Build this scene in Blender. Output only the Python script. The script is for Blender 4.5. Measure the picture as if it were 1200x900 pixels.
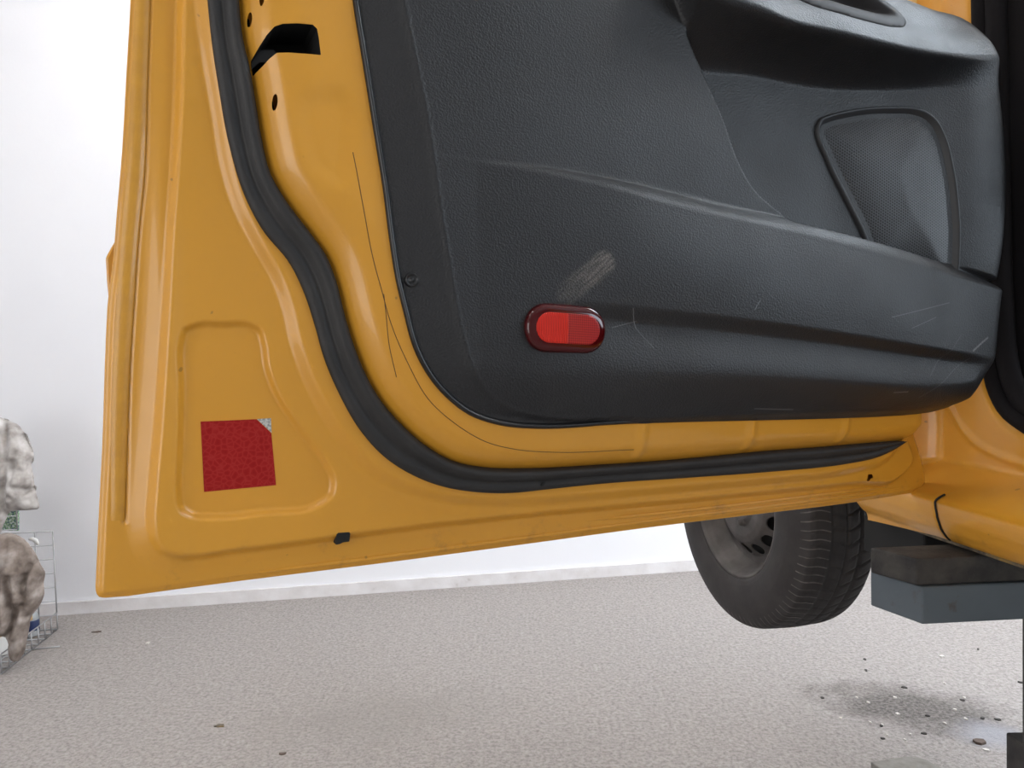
import bpy, bmesh, math, random
import numpy as np
from mathutils import Matrix, Vector

scn = bpy.context.scene
for o in list(bpy.data.objects):
    bpy.data.objects.remove(o, do_unlink=True)

# ------------------------------------------------------------------ camera
F = 900.0                      # focal length in pixels of the 1200 x 900 frame
H = 1.35                       # camera height above the floor
PITCH = math.radians(1.9)      # looking slightly down
ROLL = math.radians(1.3)
CAM = np.array([0.0, 0.0, H])
f_ = np.array([0.0, math.cos(PITCH), -math.sin(PITCH)])
r0 = np.array([1.0, 0.0, 0.0]); u0 = np.cross(r0, f_)
r_ = math.cos(ROLL) * r0 - math.sin(ROLL) * u0
u_ = math.sin(ROLL) * r0 + math.cos(ROLL) * u0
cam = bpy.data.cameras.new('camera')
cam.sensor_fit = 'HORIZONTAL'; cam.sensor_width = 36.0; cam.lens = 36.0 * F / 1200.0
cam.clip_start = 0.02; cam.clip_end = 200
camo = bpy.data.objects.new('camera', cam)
m = Matrix.Identity(4)
for i in range(3):
    m[i][0] = r_[i]; m[i][1] = u_[i]; m[i][2] = -f_[i]; m[i][3] = CAM[i]
camo.matrix_world = m
scn.collection.objects.link(camo)
scn.camera = camo

# ------------------------------------------------------------------ view, world, daylight
scn.view_settings.view_transform = 'Standard'
scn.view_settings.look = 'None'
scn.view_settings.gamma = 1.0
scn.view_settings.use_curve_mapping = False
scn.view_settings.exposure = 0.0
w = bpy.data.worlds.new('sky'); scn.world = w; w.use_nodes = True
bg = w.node_tree.nodes['Background']
bg.inputs[0].default_value = (0.93, 0.965, 1.0, 1); bg.inputs[1].default_value = 0.9

C = scn.collection

def area_light(name, loc, aim, sx, sy, power, col=(1, 1, 1)):
    l = bpy.data.lights.new(name, 'AREA'); l.shape = 'RECTANGLE'; l.size = sx; l.size_y = sy
    l.energy = power; l.color = col
    o = bpy.data.objects.new(name, l); C.objects.link(o)
    o.location = loc
    d = Vector(aim) - Vector(loc)
    o.rotation_euler = d.to_track_quat('-Z', 'Y').to_euler()
    return o

# daylight through the open gateway in the right-hand wall, ahead of the car
area_light('gateway_daylight', (5.9, 3.2, 1.5), (0.0, 3.6, 1.2), 2.2, 2.7, 170, (1.0, 0.985, 0.97))
# daylight through the open rear gate, behind the camera and to its left
area_light('rear_gate_daylight', (-2.3, -3.45, 1.55), (-1.2, 1.0, 1.3), 2.8, 2.8, 72, (1.0, 0.985, 0.965))
# daylight through the window in the right-hand wall
area_light('window_daylight', (5.9, -0.9, 2.3), (0.0, 0.6, 1.6), 3.2, 1.5, 105, (0.74, 0.87, 1.0))

# ------------------------------------------------------------------ helpers
def px(u, v):
    d = f_ + r_ * (u - 600.0) / F - u_ * (v - 450.0) / F
    return d

def on_z(u, v, z):
    d = px(u, v); return CAM + d * ((z - CAM[2]) / d[2])

def at_y(u, v, y):
    d = px(u, v); return CAM + d * (y / d[1])

class Frame:
    """A vertical plane: O origin, e1 to the viewer's right, e2 up, N towards the viewer."""
    def __init__(s, O, e1):
        s.O = np.array(O, float); s.e1 = np.array(e1, float) / np.linalg.norm(e1)
        s.e2 = np.array([0, 0, 1.0]); s.N = np.cross(s.e1, s.e2)
    def st(s, u, v, n=0.0):
        d = px(u, v); P = s.O + s.N * n
        k = np.dot(P - CAM, s.N) / np.dot(d, s.N)
        X = CAM + d * k - s.O
        return (float(np.dot(X, s.e1)), float(np.dot(X, s.e2)))
    def sts(s, pts, n=0.0):
        return [s.st(p[0], p[1], p[2] if len(p) > 2 else n) for p in pts]
    def matrix(s):
        M = Matrix.Identity(4)
        for i in range(3):
            M[i][0] = s.e1[i]; M[i][1] = s.e2[i]; M[i][2] = s.N[i]; M[i][3] = s.O[i]
        return M

def smooth(pts, n=6, closed=False):
    P = np.array(pts, float)
    out = []
    N = len(P)
    rng = range(N) if closed else range(N - 1)
    for i in rng:
        if closed:
            a, b, c, d = P[(i - 1) % N], P[i], P[(i + 1) % N], P[(i + 2) % N]
        else:
            a, b, c, d = P[max(i - 1, 0)], P[i], P[i + 1], P[min(i + 2, N - 1)]
        # centripetal-like tangents limited to chord lengths
        l1 = np.linalg.norm(c - b) + 1e-9
        def tan(p, q, r):
            lp = np.linalg.norm(q - p) + 1e-9; lr = np.linalg.norm(r - q) + 1e-9
            return ((q - p) / lp * lr + (r - q) / lr * lp) / (lp + lr)
        m1 = tan(a, b, c) * l1 if not np.allclose(a, b) else (c - b)
        m2 = tan(b, c, d) * l1 if not np.allclose(c, d) else (c - b)
        for k in range(n):
            t = k / n
            out.append((2*t**3-3*t**2+1)*b + (t**3-2*t**2+t)*m1 + (-2*t**3+3*t**2)*c + (t**3-t**2)*m2)
    if not closed: out.append(P[-1])
    return np.array(out)

def nearest(poly, X, Y, closed=True):
    """unsigned distance, nearest point"""
    best = np.full(X.shape, 1e9); bx = np.zeros_like(X); by = np.zeros_like(X)
    n = len(poly)
    for i in range(n if closed else n - 1):
        ax, ay = poly[i]; cx, cy = poly[(i + 1) % n]
        dx, dy = cx - ax, cy - ay; L = dx*dx + dy*dy
        if L < 1e-14: continue
        t = np.clip(((X - ax)*dx + (Y - ay)*dy) / L, 0, 1)
        qx = ax + t*dx; qy = ay + t*dy
        d = (X - qx)**2 + (Y - qy)**2
        k = d < best
        best = np.where(k, d, best); bx = np.where(k, qx, bx); by = np.where(k, qy, by)
    return np.sqrt(best), bx, by

def inside(poly, X, Y):
    r = np.zeros(X.shape, bool); n = len(poly)
    for i in range(n):
        ax, ay = poly[i]; cx, cy = poly[(i + 1) % n]
        if ay == cy: continue
        k = ((ay > Y) != (cy > Y)) & (X < (cx - ax) * (Y - ay) / (cy - ay) + ax)
        r ^= k
    return r

def sdf(poly, X, Y):
    d, _, _ = nearest(poly, X, Y)
    return np.where(inside(poly, X, Y), d, -d)

def ss(x):
    x = np.clip(x, 0, 1); return x*x*(3 - 2*x)

def link(name, me, mat, parent=None, M=None, shade=True):
    o = bpy.data.objects.new(name, me); C.objects.link(o)
    if mat is not None: me.materials.append(mat)
    if M is not None: o.matrix_world = M
    if shade:
        me.polygons.foreach_set('use_smooth', [True] * len(me.polygons))
    if parent is not None:
        bpy.context.view_layer.update()
        W = o.matrix_world.copy(); o.parent = parent
        o.matrix_parent_inverse = parent.matrix_world.inverted(); o.matrix_world = W
    return o

def mesh(name, verts, faces):
    me = bpy.data.meshes.new(name)
    V = np.asarray(verts, np.float32)
    if isinstance(faces, np.ndarray):
        me.vertices.add(len(V)); me.vertices.foreach_set('co', V.ravel())
        k = faces.shape[1]; nf = len(faces)
        me.loops.add(nf*k); me.polygons.add(nf)
        me.polygons.foreach_set('loop_start', np.arange(0, nf*k, k, dtype=np.int32))
        me.loops.foreach_set('vertex_index', faces.ravel().astype(np.int32))
        me.update(calc_edges=True); me.validate()
    else:
        me.from_pydata([tuple(map(float, v)) for v in V], [], faces); me.update()
    return me

def field(name, outline, nfun, step, holes=(), drop=None, back=None, thick=None):
    """Sheet over the polygon `outline` in (s,t); border vertices snapped on the outline. nfun(S,T) = relief."""
    outline = np.array(outline, float)
    lo = outline.min(0) - step; hi = outline.max(0) + step
    xs = np.arange(lo[0], hi[0] + step, step); ys = np.arange(lo[1], hi[1] + step, step)
    X, Y = np.meshgrid(xs, ys)
    cx = X[:-1, :-1] + step/2; cy = Y[:-1, :-1] + step/2
    keep = inside(outline, cx, cy)
    for h in holes: keep &= ~inside(np.array(h), cx, cy)
    if drop is not None: keep &= ~drop(cx, cy)
    nx = X.shape[1]
    idx = np.arange(X.size).reshape(X.shape)
    quads = np.stack([idx[:-1, :-1], idx[:-1, 1:], idx[1:, 1:], idx[1:, :-1]], -1)[keep]
    used, inv = np.unique(quads, return_inverse=True)
    quads = inv.reshape(-1, 4)
    vx = X.ravel()[used]; vy = Y.ravel()[used]
    cnt = np.bincount(quads.ravel(), minlength=len(used))
    b = cnt < 4
    bi = np.where(b)[0]
    bd = np.full(len(bi), 1e9); qx = vx[bi].copy(); qy = vy[bi].copy()
    for poly in [outline] + [np.array(h) for h in holes]:
        d, x_, y_ = nearest(poly, vx[bi], vy[bi])
        k = d < bd; bd = np.where(k, d, bd); qx = np.where(k, x_, qx); qy = np.where(k, y_, qy)
    k = bd < step*1.5
    vx[bi[k]] = qx[k]; vy[bi[k]] = qy[k]
    Z = nfun(vx, vy)
    V = np.stack([vx, vy, Z], -1)
    if thick is not None:
        nv = len(V)
        Zb = thick(vx, vy) if callable(thick) else Z - thick
        V2 = np.stack([vx, vy, Zb], -1)
        e = np.concatenate([quads[:, [0, 1]], quads[:, [1, 2]], quads[:, [2, 3]], quads[:, [3, 0]]])
        key = np.minimum(e[:, 0], e[:, 1]).astype(np.int64) * nv + np.maximum(e[:, 0], e[:, 1])
        _, first, c = np.unique(key, return_index=True, return_counts=True)
        be = e[first[c == 1]]
        side = np.stack([be[:, 1], be[:, 0], be[:, 0] + nv, be[:, 1] + nv], -1)
        V = np.concatenate([V, V2]); quads = np.concatenate([quads, quads[:, ::-1] + nv, side])
    return mesh(name, V, quads)

def ribbon(name, A, B, prof):
    """Strip swept between curves A and B (n x 2, same count). prof = [(k across 0..1, height)] or f(i) -> that."""
    n = len(A); V = []; k = None
    for i in range(n):
        p = prof(i) if callable(prof) else prof
        k = len(p)
        for q, z in p:
            x = A[i]*(1 - q) + B[i]*q
            V.append((x[0], x[1], z))
    Fc = [(i*k + j, (i+1)*k + j, (i+1)*k + j + 1, i*k + j + 1) for i in range(n-1) for j in range(k-1)]
    return mesh(name, V, np.array(Fc)[:, ::-1])

def resample(P, n):
    P = np.asarray(P, float); d = np.r_[0, np.cumsum(np.linalg.norm(np.diff(P, axis=0), axis=1))]
    t = np.linspace(0, d[-1], n)
    return np.stack([np.interp(t, d, P[:, i]) for i in range(P.shape[1])], -1)

def tube_mesh(name, paths, r, seg=8):
    """paths: list of 3-D polylines (joined into one mesh)"""
    V = []; Fc = []
    for P in paths:
        P = np.asarray(P, float); n = len(P); b0 = len(V)
        up = np.array([0.13, 0.27, 0.95])
        for i in range(n):
            t = P[min(i+1, n-1)] - P[max(i-1, 0)]; t = t / (np.linalg.norm(t) + 1e-12)
            a = np.cross(t, up)
            if np.linalg.norm(a) < 1e-3: a = np.cross(t, [1, 0, 0])
            a /= np.linalg.norm(a); b = np.cross(t, a)
            rr = r[i] if hasattr(r, '__len__') else r
            for j in range(seg):
                g = 2*math.pi*j/seg
                V.append(P[i] + rr*(math.cos(g)*a + math.sin(g)*b))
        for i in range(n-1):
            for j in range(seg):
                j2 = (j+1) % seg
                Fc.append((b0+i*seg+j, b0+i*seg+j2, b0+(i+1)*seg+j2, b0+(i+1)*seg+j))
        Fc.append(tuple(b0+j for j in range(seg))[::-1]); Fc.append(tuple(b0+(n-1)*seg+j for j in range(seg)))
    return mesh(name, V, Fc)

def lathe(name, prof, seg=64, cap=False):
    """profile [(radius, height)] turned about local Z"""
    V = []; Fc = []; k = len(prof)
    for i in range(seg):
        g = 2*math.pi*i/seg
        for r, z in prof: V.append((r*math.cos(g), r*math.sin(g), z))
    for i in range(seg):
        i2 = (i+1) % seg
        for j in range(k-1): Fc.append((i*k+j, i2*k+j, i2*k+j+1, i*k+j+1))
    return mesh(name, V, np.array(Fc))

def prism(name, poly, z0, z1, bevel=0.0):
    bm = bmesh.new()
    vs = [bm.verts.new((p[0], p[1], z0)) for p in poly]
    f = bm.faces.new(vs)
    r = bmesh.ops.extrude_face_region(bm, geom=[f])
    for v in r['geom']:
        if isinstance(v, bmesh.types.BMVert): v.co.z = z1
    bmesh.ops.recalc_face_normals(bm, faces=bm.faces)
    if bevel:
        bmesh.ops.bevel(bm, geom=list(bm.edges), offset=bevel, segments=2, affect='EDGES', profile=0.5)
    me = bpy.data.meshes.new(name); bm.to_mesh(me); bm.free(); return me

def empty(name, loc, label, cat, group=None):
    o = bpy.data.objects.new(name, None); C.objects.link(o); o.location = loc
    o.empty_display_size = 0.05
    o['label'] = label; o['category'] = cat
    if group: o['group'] = group
    bpy.context.view_layer.update()
    return o

def tag(o, label, cat, group=None):
    o['label'] = label; o['category'] = cat
    if group: o['group'] = group
    return o

# ------------------------------------------------------------------ materials
class MT:
    def __init__(s, name, col=(0.5, 0.5, 0.5), rough=0.5, metal=0.0, coat=0.0, spec=0.5, coat_rough=0.05):
        s.m = bpy.data.materials.new(name); s.m.use_nodes = True
        s.t = s.m.node_tree; s.b = s.t.nodes['Principled BSDF']
        s.b.inputs['Base Color'].default_value = (*col, 1); s.b.inputs['Roughness'].default_value = rough
        s.b.inputs['Metallic'].default_value = metal; s.b.inputs['Coat Weight'].default_value = coat
        s.b.inputs['Coat Roughness'].default_value = coat_rough
        s.b.inputs['Specular IOR Level'].default_value = spec
        s._tc = None
    def n(s, typ, **kw):
        nd = s.t.nodes.new(typ)
        for k, v in kw.items():
            if k.startswith('i_'):
                key = k[2:]
                key = int(key) if key.isdigit() else key.replace('_', ' ')
                nd.inputs[key].default_value = v
            else: setattr(nd, k, v)
        return nd
    def l(s, a, b): s.t.links.new(a, b)
    def co(s):
        if s._tc is None: s._tc = s.n('ShaderNodeTexCoord')
        return s._tc.outputs['Object']
    def noise(s, scale, detail=4, rough=0.55, vec=None):
        nd = s.n('ShaderNodeTexNoise', i_Scale=scale, i_Detail=detail, i_Roughness=rough)
        s.l(vec if vec is not None else s.co(), nd.inputs['Vector']); return nd.outputs['Fac']
    def voro(s, scale, feature='F1', vec=None, out='Distance'):
        nd = s.n('ShaderNodeTexVoronoi', feature=feature, i_Scale=scale)
        s.l(vec if vec is not None else s.co(), nd.inputs['Vector']); return nd.outputs[out]
    def scaled(s, sc, rot=(0, 0, 0), loc=(0, 0, 0)):
        nd = s.n('ShaderNodeMapping'); nd.inputs['Scale'].default_value = sc
        nd.inputs['Rotation'].default_value = rot; nd.inputs['Location'].default_value = loc
        s.l(s.co(), nd.inputs['Vector']); return nd.outputs['Vector']
    def ramp(s, fac, stops):
        nd = s.n('ShaderNodeValToRGB'); e = nd.color_ramp.elements
        while len(e) < len(stops): e.new(0.5)
        for k, (p, c) in zip(e, stops):
            k.position = p; k.color = (*c, 1) if hasattr(c, '__len__') else (c, c, c, 1)
        s.l(fac, nd.inputs[0]); return nd.outputs[0]
    def math(s, op, a, b=None, c=None, clamp=False):
        nd = s.n('ShaderNodeMath', operation=op); nd.use_clamp = clamp
        for i, x in enumerate((a, b, c)):
            if x is None: continue
            if isinstance(x, (int, float)): nd.inputs[i].default_value = x
            else: s.l(x, nd.inputs[i])
        return nd.outputs[0]
    def mix(s, fac, a, b, mode='MIX'):
        nd = s.n('ShaderNodeMix', data_type='RGBA', blend_type=mode)
        for sock, x in ((nd.inputs[0], fac), (nd.inputs[6], a), (nd.inputs[7], b)):
            if isinstance(x, (int, float)): sock.default_value = x
            elif isinstance(x, tuple): sock.default_value = (*x, 1)
            else: s.l(x, sock)
        return nd.outputs[2]
    def color(s, x): s.l(x, s.b.inputs['Base Color']); return s
    def rough(s, x): s.l(x, s.b.inputs['Roughness']); return s
    def bump(s, h, dist=0.001, strength=1.0, chain=None):
        nd = s.n('ShaderNodeBump'); nd.inputs['Distance'].default_value = dist; nd.inputs['Strength'].default_value = strength
        s.l(h, nd.inputs['Height'])
        if chain is not None: s.l(chain, nd.inputs['Normal'])
        s.l(nd.outputs[0], s.b.inputs['Normal']); return nd.outputs[0]
    def xyz(s):
        nd = s.n('ShaderNodeSeparateXYZ'); s.l(s.co(), nd.inputs[0]); return nd.outputs

MATS = {}
# yellow car paint, with a little grime
t = MT('yellow_paint', (0.70, 0.345, 0.022), 0.36, coat=0.32, coat_rough=0.05)
g = t.noise(4, 2)
c = t.mix(t.ramp(g, [(0.3, 0.0), (0.8, 0.5)]), (0.655, 0.306, 0.029), (0.64, 0.297, 0.028))
sp = t.ramp(t.noise(70, 1, 0.3), [(0.80, 0.0), (0.82, 0.55)])
c = t.mix(sp, c, (0.16, 0.085, 0.03))
o_ = t.xyz()
lowz = t.ramp(o_[1], [(0.0, 1.0), (0.05, 0.0)])
gm_ = t.math('MULTIPLY', t.ramp(t.noise(24, 5, 0.7), [(0.56, 0.0), (0.74, 0.55)]), lowz)
c = t.mix(gm_, c, (0.20, 0.11, 0.035))
t.color(c); t.rough(t.ramp(t.noise(20, 3), [(0.3, 0.33), (0.8, 0.41)]))
MATS['yellow'] = t.m
t = MT('sealant_yellow', (0.62, 0.30, 0.03), 0.42, coat=0.2)
t.bump(t.noise(160, 3), 0.0006, 0.5)
t.color(t.ramp(t.noise(40, 4), [(0.3, (0.64, 0.31, 0.03)), (0.72, (0.54, 0.255, 0.03)), (0.8, (0.25, 0.14, 0.04))]))
MATS['sealant'] = t.m
t = MT('black_rubber', (0.018, 0.017, 0.018), 0.62)
t.bump(t.noise(260, 3), 0.0004, 0.5); t.color(t.ramp(t.noise(25, 4), [(0.3, (0.014, 0.0135, 0.014)), (0.8, (0.028, 0.026, 0.025))]))
MATS['rubber'] = t.m
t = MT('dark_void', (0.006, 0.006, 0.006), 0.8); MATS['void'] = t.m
t = MT('interior_black', (0.006, 0.005, 0.006), 0.85, spec=0.2); t.bump(t.noise(120, 3), 0.001, 0.6); MATS['interior'] = t.m
t = MT('glossy_black', (0.01, 0.01, 0.011), 0.28); MATS['gloss_black'] = t.m
t = MT('crack_line', (0.10, 0.05, 0.02), 0.8); MATS['crack'] = t.m

# ------------------------------------------------------------------ the door plane
ZB = H - 0.224
A0 = on_z(118, 698, ZB); B0 = on_z(1083, 567, ZB)
DF = Frame(A0, B0 - A0)
DM = DF.matrix()

# the body side plane of the car
O1 = at_y(1097, 628, 1.245)
cdir = np.array([-0.125, 1.0, 0.0]); cdir /= np.linalg.norm(cdir)
BF = Frame(O1, -cdir)
BM = BF.matrix()

# ------------------------------------------------------------------ room
t = MT('white_wall_paint', (0.80, 0.80, 0.83), 0.75)
t.color(t.ramp(t.noise(1.3, 4), [(0.3, (0.80, 0.80, 0.83)), (0.75, (0.765, 0.765, 0.80))]))
t.bump(t.noise(60, 4), 0.001, 0.35)
MATS['wall'] = t.m
t = MT('baseboard_white', (0.72, 0.70, 0.71), 0.7)
t.color(t.ramp(t.noise(9, 5), [(0.35, (0.72, 0.70, 0.71)), (0.66, (0.62, 0.59, 0.59)), (0.78, (0.40, 0.36, 0.34))]))
t.bump(t.noise(80, 4), 0.0015, 0.5)
MATS['base'] = t.m
t = MT('ceiling_white', (0.78, 0.78, 0.77), 0.8); MATS['ceiling'] = t.m

# rough cement floor with an oily stain under the car
SA = on_z(1065, 815, 0); SB = on_z(1150, 870, 0)
t = MT('rough_cement', (0.36, 0.33, 0.31), 0.9, spec=0.3)
big = t.noise(1.1, 5); fine = t.noise(70, 5, 0.7); mid = t.noise(26, 5, 0.68)
streak = t.noise(9, 4, 0.6, vec=t.scaled((1.0, 4.5, 1), (0, 0, 0.5)))
c = t.ramp(big, [(0.25, (0.36, 0.328, 0.308)), (0.75, (0.44, 0.405, 0.385))])
c = t.mix(0.55, c, t.ramp(streak, [(0.3, (0.27, 0.245, 0.228)), (0.7, (0.45, 0.42, 0.40))]))
c = t.mix(0.6, c, t.ramp(mid, [(0.3, (0.25, 0.228, 0.212)), (0.62, (0.46, 0.425, 0.40))]))
c = t.mix(0.55, c, t.ramp(fine, [(0.36, (0.16, 0.145, 0.135)), (0.54, (0.40, 0.37, 0.35)), (0.75, (0.54, 0.51, 0.49))]))
# a stain with a shape of its own
o_ = t.xyz()
def blob(t, o_, P, rx, ry, ang, wob, amp):
    dx = t.math('SUBTRACT', o_[0], float(P[0])); dy = t.math('SUBTRACT', o_[1], float(P[1]))
    ca, sa = math.cos(ang), math.sin(ang)
    a = t.math('ADD', t.math('MULTIPLY', dx, ca/rx), t.math('MULTIPLY', dy, sa/rx))
    b = t.math('ADD', t.math('MULTIPLY', dx, -sa/ry), t.math('MULTIPLY', dy, ca/ry))
    d = t.math('SQRT', t.math('ADD', t.math('MULTIPLY', a, a), t.math('MULTIPLY', b, b)))
    return t.math('ADD', d, t.math('MULTIPLY', t.math('SUBTRACT', wob, 0.5), amp))
wob = t.noise(5, 5, 0.65)
d1 = blob(t, o_, on_z(1075, 832, 0), 0.46, 0.24, -0.5, wob, 1.6)
s1 = t.ramp(d1, [(0.35, 0.95), (1.3, 0.0)])
d2 = blob(t, o_, on_z(1165, 862, 0), 0.16, 0.14, 0.0, wob, 1.0)
s2 = t.ramp(d2, [(0.3, 0.8), (1.1, 0.0)])
d3 = blob(t, o_, on_z(450, 840, 0), 0.6, 0.3, 0.3, wob, 2.0)
s3 = t.ramp(d3, [(0.3, 0.35), (1.2, 0.0)])
c = t.mix(1.0, c, (0.93, 0.925, 0.93), 'MULTIPLY')
c = t.mix(s3, c, (0.25, 0.23, 0.215))
c = t.mix(s1, c, t.mix(t.ramp(fine, [(0.4, 0.0), (0.65, 1.0)]), (0.085, 0.075, 0.07), (0.24, 0.22, 0.205)))
c = t.mix(s2, c, (0.30, 0.30, 0.33))
t.color(c)
t.rough(t.math('SUBTRACT', 0.9, t.math('MULTIPLY', s2, 0.55)))
h = t.math('ADD', t.math('MULTIPLY', mid, 0.6), t.math('MULTIPLY', fine, 0.55))
t.bump(h, 0.012, 0.8)
MATS['floor'] = t.m

WL = on_z(70, 720, 0); WR = on_z(800, 669, 0)
wd = (WR - WL); wd[2] = 0; wd /= np.linalg.norm(wd)
WF = Frame(WL, wd)
def wallpt(a, out=0.0, z=0.0):
    p = WF.O + WF.e1*a + WF.N*out; return (p[0], p[1], z)

def slab(name, poly, z0, z1, mat, kind='structure'):
    o = link(name, prism(name, poly, z0, z1), mat, shade=False); o['kind'] = kind; return o

wl0 = -2.2; wl1 = 8.0; CEIL = 3.9
# floor, uneven sheet with real relief
slab('floor', [(-7.0, -6.5), (8.0, -6.5), (8.0, 7.5), (-7.0, 7.5)], -0.15, 0.0, MATS['floor'])
slab('wall_far', [wallpt(wl0)[:2], wallpt(wl1)[:2], wallpt(wl1, -0.2)[:2], wallpt(wl0, -0.2)[:2]], 0.0, CEIL, MATS['wall'])
slab('baseboard_far', [wallpt(wl0, 0.018)[:2], wallpt(wl1, 0.018)[:2], wallpt(wl1, 0.0)[:2], wallpt(wl0, 0.0)[:2]], 0.0, 0.068, MATS['base'])
xl = wallpt(wl0)[0]; yl = wallpt(wl0)[1]; YR = -3.6
t = MT('grey_plaster', (0.30, 0.29, 0.28), 0.85); t.bump(t.noise(40, 4), 0.002, 0.4); MATS['plaster'] = t.m
def rect(x0, y0, x1, y1): return [(x0, y0), (x1, y0), (x1, y1), (x0, y1)]
slab('wall_left', rect(xl-0.2, YR-0.2, xl, yl), 0.0, CEIL, MATS['wall'])
slab('ceiling', rect(xl-0.2, YR-0.2, 6.2, 7.5), CEIL, CEIL+0.15, MATS['ceiling'])
# right-hand wall with an open gateway ahead of the car
slab('wall_right', rect(6.0, YR, 6.2, 1.9), 0.0, 1.5, MATS['plaster'])
slab('wall_right_upper', rect(6.0, YR, 6.2, 1.9), 3.1, CEIL, MATS['plaster'])
slab('wall_right_pier', rect(6.0, YR, 6.2, -2.6), 1.5, 3.1, MATS['plaster'])
slab('wall_right_jamb', rect(6.0, 0.8, 6.2, 1.9), 1.5, 3.1, MATS['plaster'])
slab('wall_right_lintel', rect(6.0, 1.9, 6.2, 6.0), 3.0, CEIL, MATS['plaster'])
# rear wall with an open gate at the left
slab('wall_rear', rect(-0.8, YR-0.2, 6.2, YR), 0.0, CEIL, MATS['plaster'])
slab('wall_rear_lintel', rect(xl, YR-0.2, -0.8, YR), 3.1, CEIL, MATS['plaster'])
# ceiling lamps
def lamp(x, y, label, rz=0.0, L=1.5, power=100.0):
    e = empty('ceiling_light', (x, y, CEIL-0.09), label, 'lamp', 'ceiling lamps')
    Mx = Matrix.Translation((x, y, CEIL-0.09)) @ Matrix.Rotation(rz, 4, 'Z')
    link('lamp_housing', prism('lamp_housing', rect(-L/2-0.02, -0.09, L/2+0.02, 0.09), 0.03, 0.089, 0.006), MATS['ceiling'], e, Mx, False)
    for dy in (-0.045, 0.045):
        link('lamp_tube', tube_mesh('lamp_tube', [[(-L/2, dy, 0.0), (L/2, dy, 0.0)]], 0.02, 12), MATS['lamp'], e, Mx)
t = MT('lit_tube', (0.9, 0.9, 0.9), 0.4); t.b.inputs['Emission Color'].default_value = (1, 0.985, 0.96, 1); t.b.inputs['Emission Strength'].default_value = 50.0
MATS['lamp'] = t.m
lamp(-1.6, 0.3, 'twin-tube ceiling lamp above the open car door')
lamp(-1.2, 3.0, 'twin-tube ceiling lamp nearest the far wall, left one')
lamp(1.4, 3.2, 'twin-tube ceiling lamp nearest the far wall, right one')
lamp(2.9, 1.1, 'twin-tube lamp added above the cabin of the yellow car')  # added lamp, brightens the pocket rim and armrest

# added glowing panel over the car, brightens reflections on the door trim
t = MT('added_glow_bluish', (0.8, 0.85, 0.9), 0.4); t.b.inputs['Emission Color'].default_value = (0.72, 0.86, 1.0, 1); t.b.inputs['Emission Strength'].default_value = 11.0
slab('added_roof_glow', rect(2.3, 1.0, 4.5, 2.7), CEIL-0.03, CEIL-0.001, t.m)

# ------------------------------------------------------------------ the car
car = empty('car', (float(O1[0]+0.7), 1.6, float(O1[2]-0.33)),
            'yellow car raised on a lift with its front door hanging wide open', 'car')

# ---- door: pressed yellow inner shell
edgeL = [(158, -140), (155, 0), (150, 90), (145, 180), (139, 250), (135, 300), (128, 360), (126, 400), (122, 520), (117, 620), (114, 688)]
corner = [(114.5, 694), (117, 698), (123, 699)]
edgeB = [(150, 697), (200, 690), (300, 677), (460, 657), (600, 638.5), (760, 617), (892, 601), (987, 589.5), (1068, 577)]
edgeR = [(1078, 573), (1083, 567), (1082, 550), (1077, 530), (1071, 511), (1064, 470), (1062, 300), (1060, -140)]
shell_out = np.concatenate([smooth(DF.sts(edgeL), 4), smooth(DF.sts(corner), 4), smooth(DF.sts(edgeB), 5), smooth(DF.sts(edgeR), 4)])
R1 = smooth(DF.sts([(211, -140), (209, 0), (203, 180), (197, 272), (192, 370), (184, 490), (177, 570), (175, 615), (178.5, 634), (188, 646), (205, 652.5),
      (280, 647), (394, 632), (460, 623), (600, 607), (760, 592), (893, 579), (1000, 568), (1052, 561), (1068, 540), (1058, 505), (1058, -140)], 0.008), 5, True)
R3 = smooth(DF.sts([(226, -140), (229, 0), (239.5, 75), (250, 135), (259, 192), (274, 243), (297, 289), (319, 328), (332, 364), (340, 400), (352, 436), (370, 475),
      (396, 516), (428, 550), (465, 572), (520, 588), (600, 592), (700, 585), (800, 576), (900, 567), (1000, 554), (1040, 540), (1058, 515), (1055, -140)], 0.016), 5, True)
R2 = smooth(DF.sts([(211, 400), (216, 386), (232, 379.5), (262, 379), (292, 379.5), (304, 386), (310, 402), (314, 430), (326, 462), (352, 502), (380, 539), (391, 560),
      (389, 580), (372, 593), (310, 601.5), (250, 607), (226, 605), (212, 597), (208, 580), (209, 540), (211, 450)], 0.012), 5, True)
seal_in = [(278, -140), (280, 0), (284.5, 45), (292, 77), (299.5, 120), (307, 165), (317, 204), (334, 234), (361, 270), (382, 299.5), (394, 330), (403, 366),
           (415, 406), (430, 442), (448, 472), (467, 494), (500, 523), (533, 541), (567, 547.7), (617, 549), (700, 545), (800, 538), (900, 528.5), (962, 524), (1020, 519), (1053, 516.5)]
seal_out = [(240, -140), (242.5, 0), (247, 45), (256, 105), (268, 171), (285, 228), (308, 272), (337, 307), (355, 343), (367, 379), (379, 421),
            (397, 463), (420, 503), (450, 536), (483, 557), (517, 570), (550, 576), (600, 577.5), (633, 574), (700, 567), (800, 560), (898, 553), (993, 543), (1025, 536), (1044, 527), (1059, 517)]
R4 = np.concatenate([smooth(DF.sts(seal_in, 0.024), 5), smooth(DF.sts([(1064, 514.5, .026), (1080, 503, .034), (1090, 486, .045), (1089, 440, .05), (1078, 200, .05), (1070, -140, .05)]), 5)])
DEP = smooth(DF.sts([(358, 118), (400, 112), (408, 180), (398, 215), (372, 200), (358, 160)], 0.05), 5, True)
rib_s = [DF.st(749, 520, 0.045)[0], DF.st(877, 512, 0.045)[0], DF.st(987, 505, 0.045)[0]]
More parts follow.
